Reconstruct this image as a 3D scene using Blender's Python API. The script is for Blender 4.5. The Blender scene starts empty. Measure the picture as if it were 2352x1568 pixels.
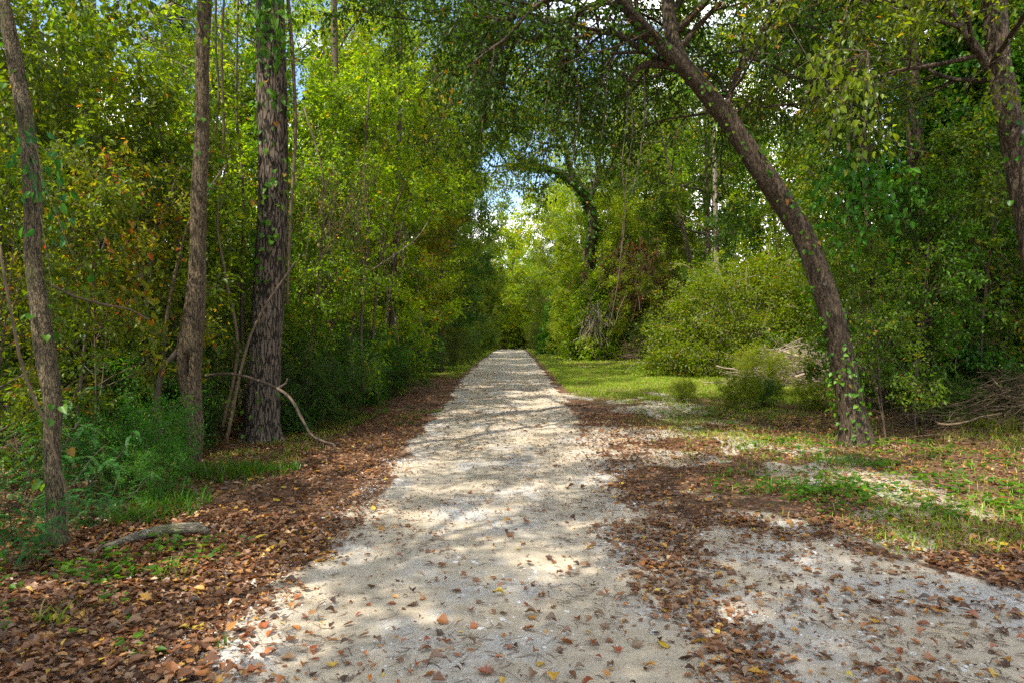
import bpy, math, random
import numpy as np
from mathutils import Vector

# ---------------------------------------------------------------- camera, world, sun, exposure
C = bpy.data.collections.new("place"); bpy.context.scene.collection.children.link(C)
SC = bpy.context.scene
CAMH, HOR, F = 1.6, 770.0, 1568.0
cd = bpy.data.cameras.new("camera"); cd.lens = 24; cd.sensor_width = 36; cd.clip_start = 0.05; cd.clip_end = 3000
cam = bpy.data.objects.new("camera", cd); C.objects.link(cam)
cam.location = (0, 0, CAMH); cam.rotation_euler = (math.radians(89.49), 0, 0); SC.camera = cam
SUN = Vector((-0.52, -0.52, 1.02)).normalized()
EL = math.asin(SUN.z); ROT = math.atan2(SUN.x, SUN.y)
ld = bpy.data.lights.new("sun", 'SUN'); ld.energy = 4.4; ld.angle = math.radians(0.5); ld.color = (1.0, 0.93, 0.80)
sun = bpy.data.objects.new("sun", ld); C.objects.link(sun)
sun.rotation_euler = SUN.to_track_quat('Z', 'Y').to_euler()
W = bpy.data.worlds.new("World"); SC.world = W; W.use_nodes = True
wn = W.node_tree.nodes; wl = W.node_tree.links
bg = wn["Background"]; bg.inputs[1].default_value = 0.15
sky = wn.new("ShaderNodeTexSky"); sky.sky_type = 'NISHITA'; sky.sun_disc = False
sky.sun_elevation = EL; sky.sun_rotation = ROT; sky.ozone_density = 2.5; sky.air_density = 1.0; sky.dust_density = 0.3
wtc = wn.new("ShaderNodeTexCoord"); wmp = wn.new("ShaderNodeMapping"); wmp.inputs["Scale"].default_value = (1, 1, 2.4)
wmp.inputs["Location"].default_value = (0.55, 0.1, 0.9)
wnz = wn.new("ShaderNodeTexNoise"); wnz.inputs["Scale"].default_value = 3.4; wnz.inputs["Detail"].default_value = 7
wrp = wn.new("ShaderNodeValToRGB"); wrp.color_ramp.elements[0].position = 0.46; wrp.color_ramp.elements[1].position = 0.60
wmx = wn.new("ShaderNodeMix"); wmx.data_type = 'RGBA'; wmx.inputs["B"].default_value = (11.5, 11.2, 10.8, 1)
wl.new(wtc.outputs["Generated"], wmp.inputs[0]); wl.new(wmp.outputs[0], wnz.inputs["Vector"])
wl.new(wnz.outputs[0], wrp.inputs[0]); wl.new(wrp.outputs[0], wmx.inputs["Factor"])
wl.new(sky.outputs[0], wmx.inputs["A"]); wl.new(wmx.outputs["Result"], bg.inputs[0])
SC.view_settings.view_transform = 'Standard'; SC.view_settings.look = 'None'
SC.view_settings.exposure = 1.20; SC.view_settings.gamma = 1
SC.cycles.max_bounces = 6; SC.cycles.diffuse_bounces = 4; SC.cycles.glossy_bounces = 2
SC.cycles.transmission_bounces = 4; SC.cycles.transparent_max_bounces = 4
SC.cycles.use_denoising = False
SC.cycles.sample_clamp_indirect = 6

RNG = np.random.default_rng(7)

def P(px, py, Y):
    return np.array([(px - 1176.0) / F * Y, Y, CAMH - (py - HOR) / F * Y])

def G(px, py):
    Y = CAMH * F / (py - HOR)
    return (px - 1176.0) / F * Y, Y

# ---------------------------------------------------------------- materials
def nodes(name):
    m = bpy.data.materials.new(name); m.use_nodes = True
    nt = m.node_tree; nt.nodes.clear()
    out = nt.nodes.new("ShaderNodeOutputMaterial")
    return m, nt, out

def ramp(nt, fac, stops):
    r = nt.nodes.new("ShaderNodeValToRGB"); e = r.color_ramp.elements
    while len(e) > 1: e.remove(e[-1])
    e[0].position = stops[0][0]; e[0].color = (*stops[0][1], 1)
    for p, c in stops[1:]:
        k = e.new(p); k.color = (*c, 1)
    nt.links.new(fac, r.inputs[0]); return r.outputs[0]

def noise(nt, vec, scale, detail=4, rough=0.55):
    n = nt.nodes.new("ShaderNodeTexNoise"); n.inputs["Scale"].default_value = scale
    n.inputs["Detail"].default_value = detail; n.inputs["Roughness"].default_value = rough
    nt.links.new(vec, n.inputs["Vector"]); return n.outputs[0]

def mapping(nt, scale=(1, 1, 1), kind="Object"):
    t = nt.nodes.new("ShaderNodeTexCoord"); m = nt.nodes.new("ShaderNodeMapping")
    m.inputs["Scale"].default_value = scale; nt.links.new(t.outputs[kind], m.inputs[0]); return m.outputs[0]

def mixc(nt, fac, a, b, mode='MIX'):
    m = nt.nodes.new("ShaderNodeMix"); m.data_type = 'RGBA'; m.blend_type = mode
    for s, v in (("Factor", fac), ("A", a), ("B", b)):
        if isinstance(v, (int, float)): m.inputs[s].default_value = v
        elif isinstance(v, tuple): m.inputs[s].default_value = (*v, 1)
        else: nt.links.new(v, m.inputs[s])
    return m.outputs["Result"]

def math_(nt, op, a, b=0.0):
    m = nt.nodes.new("ShaderNodeMath"); m.operation = op
    for i, v in enumerate((a, b)):
        if isinstance(v, (int, float)): m.inputs[i].default_value = v
        else: nt.links.new(v, m.inputs[i])
    return m.outputs[0]

def bump(nt, h, strength, dist=0.02):
    b = nt.nodes.new("ShaderNodeBump"); b.inputs["Strength"].default_value = strength
    b.inputs["Distance"].default_value = dist; nt.links.new(h, b.inputs["Height"]); return b.outputs[0]

def leaf_mat(name, stops, trans=0.5, gloss=0.018, vary=0.25, tgain=(1.9, 1.75, 0.9)):
    """stops: ramp over the per-leaf random value; the transmitted colour is a yellower, brighter version"""
    m, nt, out = nodes(name)
    a = nt.nodes.new("ShaderNodeAttribute"); a.attribute_name = "rnd"
    col = ramp(nt, a.outputs["Fac"], stops)
    oi = nt.nodes.new("ShaderNodeObjectInfo")
    v = nt.nodes.new("ShaderNodeMapRange"); v.inputs["To Min"].default_value = 1 - vary; v.inputs["To Max"].default_value = 1 + vary
    nt.links.new(oi.outputs["Random"], v.inputs["Value"])
    hsv = nt.nodes.new("ShaderNodeHueSaturation"); nt.links.new(col, hsv.inputs["Color"])
    nt.links.new(v.outputs[0], hsv.inputs["Value"])
    h2 = nt.nodes.new("ShaderNodeMapRange"); h2.inputs["To Min"].default_value = 0.485; h2.inputs["To Max"].default_value = 0.515
    o2 = math_(nt, 'FRACT', math_(nt, 'MULTIPLY', oi.outputs["Random"], 7.31)); nt.links.new(o2, h2.inputs["Value"])
    nt.links.new(h2.outputs[0], hsv.inputs["Hue"])
    base = hsv.outputs[0]
    d = nt.nodes.new("ShaderNodeBsdfDiffuse"); nt.links.new(base, d.inputs[0])
    t = nt.nodes.new("ShaderNodeBsdfTranslucent"); nt.links.new(mixc(nt, 1.0, base, tgain, 'MULTIPLY'), t.inputs[0])
    mx = nt.nodes.new("ShaderNodeMixShader"); mx.inputs[0].default_value = trans
    nt.links.new(d.outputs[0], mx.inputs[1]); nt.links.new(t.outputs[0], mx.inputs[2])
    g = nt.nodes.new("ShaderNodeBsdfGlossy"); g.inputs["Roughness"].default_value = 0.42; g.inputs[0].default_value = (.8, .85, .8, 1)
    m2 = nt.nodes.new("ShaderNodeMixShader"); m2.inputs[0].default_value = gloss
    nt.links.new(mx.outputs[0], m2.inputs[1]); nt.links.new(g.outputs[0], m2.inputs[2])
    nt.links.new(m2.outputs[0], out.inputs[0]); return m

def bark_mat(name, dark, light, lichen=None, scale=14, stretch=0.18, bstr=0.9, lichen_pos=0.62, moss=None, crk=.22, sx=1.0):
    m, nt, out = nodes(name)
    v = mapping(nt, (sx, 1, stretch)); v2 = mapping(nt, (1, 1, 0.6))
    n1 = noise(nt, v, scale, 6, 0.65); n2 = noise(nt, v2, 3.5, 4)
    vo = nt.nodes.new("ShaderNodeTexVoronoi"); vo.feature = 'DISTANCE_TO_EDGE'; vo.inputs["Scale"].default_value = scale * 1.1
    wv = nt.nodes.new("ShaderNodeVectorMath"); wv.operation = 'ADD'
    nn = nt.nodes.new("ShaderNodeTexNoise"); nn.inputs["Scale"].default_value = scale * .7; nt.links.new(v, nn.inputs["Vector"])
    sc_ = nt.nodes.new("ShaderNodeVectorMath"); sc_.operation = 'SCALE'; sc_.inputs["Scale"].default_value = 0.12
    nt.links.new(nn.outputs["Color"], sc_.inputs[0]); nt.links.new(v, wv.inputs[0]); nt.links.new(sc_.outputs[0], wv.inputs[1])
    nt.links.new(wv.outputs[0], vo.inputs["Vector"])
    crack = math_(nt, 'MINIMUM', math_(nt, 'MULTIPLY', vo.outputs["Distance"], 6.5), 1.0)
    h = math_(nt, 'MULTIPLY', math_(nt, 'ADD', math_(nt, 'MULTIPLY', crack, crk), n1), 0.82 / (crk + .9))
    col = ramp(nt, h, [(0.33, tuple(c * 0.35 for c in dark)), (0.47, dark), (0.56, tuple(.6 * l + .4 * d for l, d in zip(light, dark))), (0.72, light)])
    col = mixc(nt, ramp(nt, n2, [(0.35, (0, 0, 0)), (0.7, (.55, .55, .55))]), col, mixc(nt, 1.0, col, (0.75, 0.7, 0.62), 'MULTIPLY'))
    if lichen:
        n3 = noise(nt, v2, 9, 5, 0.7)
        col = mixc(nt, ramp(nt, n3, [(lichen_pos, (0, 0, 0)), (lichen_pos + .05, (.85, .85, .85))]), col, lichen)
    if moss:
        n4 = noise(nt, v2, 1.7, 5, 0.7)
        col = mixc(nt, ramp(nt, n4, [(.5, (0, 0, 0)), (.66, (.8, .8, .8))]), col, moss)
    p = nt.nodes.new("ShaderNodeBsdfPrincipled"); p.inputs["Roughness"].default_value = 0.9
    p.inputs["Specular IOR Level"].default_value = 0.25
    nt.links.new(col, p.inputs["Base Color"]); nt.links.new(bump(nt, h, bstr, 0.03), p.inputs["Normal"])
    nt.links.new(p.outputs[0], out.inputs[0]); return m

def plain_wood(name, a, b, scale=30):
    m, nt, out = nodes(name)
    n = noise(nt, mapping(nt, (1, 1, .4)), scale, 4)
    p = nt.nodes.new("ShaderNodeBsdfPrincipled"); p.inputs["Roughness"].default_value = 0.85; p.inputs["Specular IOR Level"].default_value = 0.2
    nt.links.new(ramp(nt, n, [(.3, a), (.7, b)]), p.inputs["Base Color"]); nt.links.new(bump(nt, n, .5, .01), p.inputs["Normal"])
    nt.links.new(p.outputs[0], out.inputs[0]); return m

M = {}
M['dark'] = leaf_mat("dark_green_leaves", [(0, (.020, .058, .006)), (.5, (.040, .100, .007)), (.93, (.065, .14, .009)), (.97, (.20, .13, .01)), (1, (.25, .10, .01))], .45)
M['mid'] = leaf_mat("green_leaves", [(0, (.040, .078, .004)), (.5, (.086, .146, .005)), (.92, (.140, .198, .006)), (.96, (.30, .24, .01)), (1, (.32, .12, .01))], .6)
M['lime'] = leaf_mat("yellow_green_leaves", [(0, (.075, .130, .004)), (.5, (.160, .248, .005)), (.90, (.25, .33, .008)), (.96, (.38, .28, .01)), (1, (.36, .11, .01))], .6)
M['autumn'] = leaf_mat("autumn_tinged_leaves", [(0, (.09, .13, .005)), (.45, (.16, .22, .008)), (.68, (.26, .27, .01)), (.84, (.44, .27, .012)), (.93, (.47, .15, .012)), (1, (.42, .05, .012))], .6)
M['blue'] = leaf_mat("blue_green_leaves", [(0, (.016, .095, .016)), (.6, (.032, .155, .022)), (1, (.06, .20, .025))], .4, tgain=(1.4, 1.6, .9))
M['pine'] = leaf_mat("pine_needles", [(0, (.03, .07, .02)), (1, (.06, .12, .03))], .15)
M['grassm'] = leaf_mat("grass_blades", [(0, (.09, .17, .008)), (.6, (.21, .32, .012)), (.82, (.26, .27, .04)), (1, (.38, .30, .12))], .4)
M['vineg'] = leaf_mat("vine_leaves", [(0, (.030, .105, .007)), (.6, (.058, .17, .009)), (.95, (.10, .22, .012)), (1, (.3, .12, .02))], .45)
M['far'] = leaf_mat("far_leaves", [(0, (.035, .075, .006)), (.5, (.085, .14, .007)), (1, (.16, .21, .01))], .45)
M['rust'] = leaf_mat("dead_rust_leaves", [(0, (.09, .03, .012)), (.6, (.22, .075, .02)), (1, (.32, .13, .03))], .3)
M['litter'] = leaf_mat("fallen_leaf", [(0, (.055, .022, .012)), (.25, (.115, .042, .022)), (.5, (.18, .066, .030)), (.7, (.26, .092, .036)), (.84, (.24, .145, .09)), (.95, (.36, .145, .036)), (.985, (.46, .24, .03)), (1, (.50, .36, .04))], .22, .05, 0.0, tgain=(1.3, 1.1, .8))
M['l_rust'] = leaf_mat("rust_leaf", [(0, (.24, .075, .025)), (1, (.36, .13, .04))], .22, .06, .2, tgain=(1.2, 1, .8))
M['l_brown'] = leaf_mat("brown_leaf", [(0, (.12, .065, .035)), (1, (.21, .12, .07))], .2, .06, .2, tgain=(1.2, 1, .8))
M['l_yellow'] = leaf_mat("yellow_leaf", [(0, (.48, .30, .03)), (1, (.52, .36, .05))], .25, .06, .1, tgain=(1.2, 1, .8))
M['l_orange'] = leaf_mat("orange_leaf", [(0, (.44, .17, .035)), (1, (.48, .22, .05))], .22, .06, .15, tgain=(1.2, 1, .8))
M['l_dark'] = leaf_mat("dark_leaf", [(0, (.06, .03, .022)), (1, (.09, .045, .03))], .15, .06, .2, tgain=(1.2, 1, .8))
M['pinebark'] = bark_mat("furrowed_bark", (.060, .045, .033), (.175, .135, .100), scale=19, stretch=.17, bstr=1.0, crk=.8)
M['smooth'] = bark_mat("brown_bark", (.085, .060, .034), (.21, .155, .090), lichen=(.25, .22, .15), scale=44, stretch=.17, bstr=1.0, lichen_pos=.68, crk=.4)
M['lean'] = bark_mat("lichen_spotted_bark", (.062, .043, .027), (.155, .115, .076), lichen=(.30, .29, .24), scale=38, stretch=.16, bstr=1.0, lichen_pos=.64, crk=.35)
M['mossy'] = bark_mat("mossy_bark", (.075, .057, .032), (.19, .145, .080), scale=44, stretch=.17, bstr=1.0, crk=.4, moss=(.09, .11, .03))
M['pale'] = bark_mat("pale_bark", (.16, .13, .10), (.34, .29, .23), scale=18, stretch=.2, bstr=.6)
M['logm'] = bark_mat("weathered_log", (.14, .12, .085), (.42, .38, .28), scale=50, stretch=1.0, bstr=1.0, moss=(.13, .16, .04), sx=.15)
M['branch'] = plain_wood("branch_bark", (.055, .040, .028), (.12, .088, .062))
M['stick'] = plain_wood("bleached_sticks", (.19, .14, .105), (.37, .30, .245))
M['twig'] = plain_wood("dry_twigs", (.10, .07, .05), (.24, .18, .13))
M['vinew'] = plain_wood("vine_stems", (.075, .052, .032), (.155, .112, .07))
M['stone'] = plain_wood("pale_stones", (.40, .39, .37), (.62, .60, .57), 12)

# ---------------------------------------------------------------- ground height and masks
def vnoise(x, y, seed=0):
    xi = np.floor(x); yi = np.floor(y); fx = x - xi; fy = y - yi
    fx = fx * fx * (3 - 2 * fx); fy = fy * fy * (3 - 2 * fy)
    def hsh(a, b):
        s = np.sin(a * 127.1 + b * 311.7 + seed * 74.7) * 43758.5453
        return s - np.floor(s)
    return (hsh(xi, yi) * (1 - fx) + hsh(xi + 1, yi) * fx) * (1 - fy) + (hsh(xi, yi + 1) * (1 - fx) + hsh(xi + 1, yi + 1) * fx) * fy

LE = sorted([(CAMH * F / (py - HOR), (px - 1176) / F * CAMH * F / (py - HOR)) for px, py in
      [(410, 1568), (555, 1400), (745, 1250), (840, 1150), (912, 1050), (980, 980), (1030, 920), (1062, 870), (1110, 825), (1140, 803)]])
RE = sorted([(CAMH * F / (py - HOR), (px - 1176) / F * CAMH * F / (py - HOR)) for px, py in
      [(1640, 1568), (1530, 1400), (1470, 1250), (1430, 1150), (1380, 1050), (1335, 980), (1300, 920), (1270, 880), (1230, 830), (1205, 803)]])
def XL(y):
    return np.interp(y, [a for a, _ in LE], [b for _, b in LE]) + 0.12 * (vnoise(y * 1.3, y * 0, 3) - .5)
def XR(y):
    return np.interp(y, [a for a, _ in RE], [b for _, b in RE]) + 0.12 * (vnoise(y * 1.1, y * 0, 4) - .5)
def XT(y):   # outer edge of the sandy turnout at the right of the foreground
    t = np.interp(y, [-20, 3.0, 4.33, 4.85, 5.5, 6.0, 6.5], [14, 5.2, 3.3, 2.9, 2.2, 1.5, 0.9])
    return np.maximum(XR(y), t + 0.25 * (vnoise(y * 2.2, y * 0, 8) - .5))
def sstep(a, b, v):
    t = np.clip((v - a) / (b - a), 0, 1); return t * t * (3 - 2 * t)
def hgt(x, y):
    d = np.maximum(XL(y) - x, x - XT(y))
    off = sstep(0.1, 1.5, d)
    h = off * (0.10 * (vnoise(x / 1.7, y / 1.7, 1) - .45) + 0.05 * (vnoise(x / .5, y / .5, 2) - .5))
    h = h + 0.25 * sstep(3, 14, -x) + 0.15 * sstep(4, 12, x)
    h = h + 0.012 * (vnoise(x / .35, y / .5, 5) - .5) + 0.03 * (vnoise(x / 1.1, y / 2.2, 9) - .5)
    c = (XL(y) + XR(y)) / 2; h = h - .022 * (np.exp(-((x - c - .68) / .2) ** 2) + np.exp(-((x - c + .68) / .2) ** 2)) * (.6 + .8 * vnoise(y * .7, y * 0, 14))
    h = h - 0.00075 * np.maximum(y - 72, 0) ** 2 * (y < 130) - (y >= 130) * 2.52
    return h
def sandmask(x, y):
    dl = x - XL(y); dr = XT(y) - x
    e = np.minimum(dl, dr) + 0.25 * (vnoise(x * 3, y * 3, 6) - .5)
    s = sstep(-0.12, 0.15, e)
    # patchy sand on the right side of the road
    patch = sstep(.36, .58, vnoise(x * 1.2 + 3, y * .9, 7) * .65 + vnoise(x * 4, y * 4, 17) * .35) * (x > 0.8) * sstep(5.5, 3.4, x + 0 * y) * (y < 19) * (y > 3)
    return np.maximum(s, patch * .85)

# ---------------------------------------------------------------- mesh builder
class MB:
    def __init__(s): s.v = []; s.n = 0; s.f = []; s.r = []
    def add(s, v, faces, rnd=None):
        """v (k,3); faces: list of int arrays (m, corners)"""
        s.v.append(np.asarray(v, np.float32).reshape(-1, 3))
        for i, f in enumerate(faces):
            f = np.asarray(f, np.int32); s.f.append(f + s.n)
            s.r.append(np.zeros(len(f), np.float32) if rnd is None else np.asarray(rnd[i], np.float32))
        s.n += len(s.v[-1])
    def mesh(s, name, mat, smooth=True):
        me = bpy.data.meshes.new(name)
        V = np.concatenate(s.v); me.vertices.add(len(V)); me.vertices.foreach_set("co", V.ravel())
        loops = np.concatenate([f.ravel() for f in s.f]).astype(np.int32)
        tot = np.concatenate([np.full(len(f), f.shape[1], np.int32) for f in s.f])
        start = np.concatenate([[0], np.cumsum(tot)[:-1]]).astype(np.int32)
        me.loops.add(len(loops)); me.loops.foreach_set("vertex_index", loops)
        me.polygons.add(len(tot)); me.polygons.foreach_set("loop_start", start)
        me.polygons.foreach_set("use_smooth", np.full(len(tot), smooth, bool))
        a = me.attributes.new("rnd", 'FLOAT', 'FACE'); a.data.foreach_set("value", np.concatenate(s.r))
        me.update(calc_edges=True); me.materials.append(mat); return me
    def obj(s, name, mat, parent=None, smooth=True):
        o = bpy.data.objects.new(name, s.mesh(name, mat, smooth)); C.objects.link(o)
        if parent is not None: o.parent = parent
        return o

def unit(a): return a / np.maximum(np.linalg.norm(a, axis=-1, keepdims=True), 1e-9)

def spline(pts, n):
    p = np.asarray(pts, float); k = len(p)
    q = np.vstack([2 * p[0] - p[1], p, 2 * p[-1] - p[-2]])
    t = np.linspace(0, k - 1 - 1e-6, n); i = t.astype(int); u = (t - i)[:, None]
    a, b, c, d = q[i], q[i + 1], q[i + 2], q[i + 3]
    return 0.5 * (2 * b + (c - a) * u + (2 * a - 5 * b + 4 * c - d) * u ** 2 + (3 * b - a - 3 * c + d) * u ** 3)

def tube(mb, pts, rad, sides=6, mod=None, cap=True):
    p = np.asarray(pts, float); n = len(p); rad = np.broadcast_to(np.asarray(rad, float), (n,))
    t = unit(np.gradient(p, axis=0))
    ref = np.array([0, -1.0, 0]) if abs(t[:, 1]).max() < .95 else np.array([1.0, 0, 0])
    a = unit(np.cross(np.cross(t, ref), t)); b = np.cross(t, a)      # a points towards -Y as far as possible
    th = np.linspace(0, 2 * np.pi, sides, endpoint=False)
    R = np.repeat(rad[:, None], sides, 1)
    if mod is not None: R = R * mod(th[None, :], np.linspace(0, 1, n)[:, None])
    v = p[:, None] + R[..., None] * (np.cos(th)[None, :, None] * a[:, None] + np.sin(th)[None, :, None] * b[:, None])
    i = np.arange(n - 1)[:, None]; j = np.arange(sides)[None]
    j2 = (j + 1) % sides
    q = np.stack([i * sides + j, i * sides + j2, (i + 1) * sides + j2, (i + 1) * sides + j], -1).reshape(-1, 4)
    fs = [q]
    if cap: fs += [np.arange(sides)[None, ::-1], (n - 1) * sides + np.arange(sides)[None]]
    mb.add(v.reshape(-1, 3), fs)

# leaf templates: (along, across, up) + polygons
def T_diamond():
    return np.array([[0, 0, 0], [.42, .5, .14], [1, 0, -.05], [.42, -.5, .14]]), [[0, 2, 1], [0, 3, 2]]
def T_ovate():
    v = [[0, 0, 0], [.12, .28, .07], [.38, .5, .13], [.72, .30, .08], [1, 0, -.08], [.72, -.30, .08], [.38, -.5, .13], [.12, -.28, .07]]
    return np.array(v), [[0, 4, 3, 2, 1], [0, 7, 6, 5, 4]]
def T_heart():
    v = [[.08, 0, 0], [-.05, .25, .06], [.12, .5, .12], [.45, .47, .11], [.8, .2, .05], [1.05, 0, -.1], [.8, -.2, .05], [.45, -.47, .11], [.12, -.5, .12], [-.05, -.25, .06]]
    return np.array(v), [[0, 5, 4, 3, 2, 1], [0, 9, 8, 7, 6, 5]]
def T_lobed():
    h = [[.22, .34], [.18, .55], [.42, .34], [.55, .60], [.66, .28], [.78, .22]]
    v = [[0, 0, 0], [1, 0, .05]] + [[a, b, b * .35] for a, b in h] + [[a, -b, b * .22] for a, b in h] + [[.5, 0, -.02]]
    fs = []
    for o, s in ((2, 1), (8, -1)):
        ring = [0] + [o + i for i in range(6)] + [1]
        for i in range(len(ring) - 1):
            t = [14, ring[i], ring[i + 1]]; fs.append(t if s > 0 else t[::-1])
    return np.array(v), fs
def T_curl():   # dry curled oval leaf
    v = []; n = 6
    for i in range(n):
        u = i / (n - 1); w = [0.04, .34, .5, .44, .24, .02][i]
        z = .16 * math.sin(u * 3.1) + (.10 if i == n - 1 else 0)
        v += [[u, w * .9, z + w * .55], [u, 0, z], [u, -w, z + w * .3]]
    fs = []
    for i in range(n - 1):
        a = i * 3; fs += [[a, a + 3, a + 4, a + 1], [a + 1, a + 4, a + 5, a + 2]]
    return np.array(v), fs
TPL = dict(diamond=T_diamond(), ovate=T_ovate(), heart=T_heart(), lobed=T_lobed(), curl=T_curl())

def leaves(mb, pos, axis, nrm, length, aspect=.55, kind='diamond', rnd=None, rng=RNG):
    n = len(pos)
    if n == 0: return
    V, fs = TPL[kind]
    a = unit(axis); b = unit(np.cross(nrm, a)); c = np.cross(a, b)
    L = np.broadcast_to(length, (n,))[:, None, None]
    v = pos[:, None] + L * (V[None, :, 0:1] * a[:, None] + V[None, :, 1:2] * aspect * b[:, None] + V[None, :, 2:3] * c[:, None])
    if rnd is None: rnd = rng.random(n)
    groups = {}
    for f in fs: groups.setdefault(len(f), []).append(f)
    off = np.arange(n) * len(V); F_, R_ = [], []
    for k, g in groups.items():
        g = np.array(g)
        F_.append((off[:, None, None] + g[None]).reshape(-1, k)); R_.append(np.repeat(rnd, len(g)))
    mb.add(v.reshape(-1, 3), F_, R_)

# ---------------------------------------------------------------- growth of branches and leaves
class Spec:
    def __init__(s, **k):
        s.n = (12, 8, 7); s.len = (3.0, 1.4, .7); s.start = .35; s.ang = (60, 50, 45); s.trop = (.25, .05, -.25)
        s.leaf = .09; s.aspect = .55; s.lpt = 14; s.kind = 'diamond'; s.spread = .10; s.tr = .5; s.bias = None; s.shape = 'round'; s.clip = None
        s.side = 0
        s.__dict__.update(k)

def rot_about(d, ang, az):
    d = d / np.linalg.norm(d)
    r = np.array([0, 0, 1.0]) if abs(d[2]) < .9 else np.array([1.0, 0, 0])
    a = np.cross(d, r); a /= np.linalg.norm(a); b = np.cross(d, a)
    return math.cos(ang) * d + math.sin(ang) * (math.cos(az) * a + math.sin(az) * b)

def branch_pts(p, d, L, trop, rng, n=5, wob=.22):
    pts = [p]; d = d / np.linalg.norm(d)
    for i in range(n):
        d = d + rng.normal(0, wob, 3) / math.sqrt(n) * 1.3 + np.array([0, 0, trop / n * 2])
        d /= np.linalg.norm(d); p = p + d * L / n; pts.append(p)
    return np.array(pts)

def grow(wood, crown, tp, tr, sp, rng):
    """tp: trunk points (k,3), tr: trunk radii; adds limbs to wood, leaves to crown"""
    LP, LD = [], []
    k = len(tp)
    def sub(pts, r, lv):
        L0 = sp.len[lv]
        m = sp.n[lv]
        for c in range(m):
            t = .22 + .78 * (c + rng.random()) / m
            i = min(int(t * (len(pts) - 1)), len(pts) - 2); u = t * (len(pts) - 1) - i
            q = pts[i] * (1 - u) + pts[i + 1] * u; d = pts[i + 1] - pts[i]
            nd = rot_about(d, math.radians(sp.ang[lv] * rng.uniform(.7, 1.3)), rng.uniform(0, 2 * math.pi))
            if sp.bias is not None: nd = nd + np.array(sp.bias) * .35
            l = L0 * rng.uniform(.6, 1.25) * (1.15 - .5 * t)
            bp = branch_pts(q, nd, l, sp.trop[lv], rng, 4)
            rr = max(r * (.5 if lv == 1 else .42) * (1 - .4 * t), .0038)
            tube(wood, bp, np.linspace(rr, rr * .35, len(bp)), 4 if lv == 1 else 3, cap=False)
            if lv == len(sp.n) - 1: LP.append(bp)
            else: sub(bp, rr, lv + 1)
    n0 = sp.n[0]
    for c in range(n0):
        t = sp.start + (1 - sp.start) * (c + rng.random() * .9) / n0
        i = min(int(t * (k - 1)), k - 2); u = t * (k - 1) - i
        q = tp[i] * (1 - u) + tp[i + 1] * u; d = tp[i + 1] - tp[i]
        az = c * 2.4 + rng.uniform(-.5, .5)
        s = (t - sp.start) / (1 - sp.start)
        ang = math.radians(sp.ang[0] * rng.uniform(.8, 1.2) * (1.15 - .6 * s))
        nd = rot_about(d, ang, az)
        if sp.bias is not None: nd = nd + np.array(sp.bias)
        shape = {'round': .55 + .9 * math.sin(math.pi * min(1, .12 + .8 * s)), 'cone': 1.25 - .9 * s, 'col': .9, 'top': .6 + .6 * s}[sp.shape]
        l = sp.len[0] * rng.uniform(.75, 1.2) * shape
        bp = branch_pts(q, nd, l, sp.trop[0], rng, 6)
        tw = tr[min(i, len(tr) - 1)]
        rr = min(tw * .55, .012 + l * .014)
        tube(wood, bp, np.linspace(rr, rr * .35, len(bp)), 6, cap=False)
        sub(bp, rr, 1)
    put_leaves(crown, LP, sp, rng)

def put_leaves(crown, LP, sp, rng):
    LP = np.array(LP)                                        # (twigs, pts, 3)
    nt_, npt = LP.shape[:2]; m = sp.lpt
    t = rng.random((nt_, m)) * (npt - 1.001); i = t.astype(int); u = (t - i)[..., None]
    idx = np.arange(nt_)[:, None]
    p = LP[idx, i] * (1 - u) + LP[idx, i + 1] * u; d = unit(LP[idx, i + 1] - LP[idx, i])
    p = p + rng.normal(0, sp.spread, p.shape) * np.array([1, 1, .8])
    p = p.reshape(-1, 3); d = d.reshape(-1, 3)
    ax = d * .6 + rng.normal(0, .6, p.shape) + np.array([0, 0, -.35])
    nm = rng.normal(0, .55, p.shape) + np.array([0, 0, .8])
    # colour runs in clumps: a twig's leaves share part of their random value
    rn = np.clip(np.repeat(rng.random(nt_), m) * .45 + rng.random(nt_ * m) * .55, 0, 1)
    rn = np.where(rng.random(len(rn)) < .05, rng.uniform(.9, 1, len(rn)), rn * .93)
    L = sp.leaf * rng.uniform(.6, 1.25, len(p))
    if sp.clip is not None:
        k = sp.clip(p); p, ax, nm, rn, L = p[k], ax[k], nm[k], rn[k], L[k]
    leaves(crown, p, ax, nm, L, sp.aspect, sp.kind, rn, rng)

def thing(name, label, cat, loc=(0, 0, 0), group=None, rz=0, sc=1):
    o = bpy.data.objects.new(name, None); C.objects.link(o); o.empty_display_size = .2
    o.location = loc; o.rotation_euler = (0, 0, rz); o.scale = (sc, sc, sc) if np.isscalar(sc) else sc
    o['label'] = label; o['category'] = cat
    if group: o['group'] = group
    return o
def tag(o, label, cat=None, group=None, kind=None):
    o['label'] = label
    if cat: o['category'] = cat
    if group: o['group'] = group
    if kind: o['kind'] = kind
    return o
def place(proto, label, x, y, rz, sc=1.0, mat=None, group=None, dz=-.04, tilt=(0, 0)):
    """copy of a plant: its Empty and every part"""
    r = proto['o'].copy(); C.objects.link(r)
    r.location = (x, y, float(hgt(np.array(x, float), np.array(y, float))) + dz)
    r.rotation_euler = (tilt[0], tilt[1], rz); r.scale = (sc, sc, sc) if np.isscalar(sc) else sc
    r['label'] = label
    if group: r['group'] = group
    elif 'group' in r: del r['group']
    for ch in proto['o'].children:
        c = ch.copy(); C.objects.link(c); c.parent = r
        if mat and ch.name.split('.')[0] in ('crown', 'foliage', 'creeper'):
            c.material_slots[0].link = 'OBJECT'; c.material_slots[0].material = M[mat]
    return r
PROTOS = []
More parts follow.
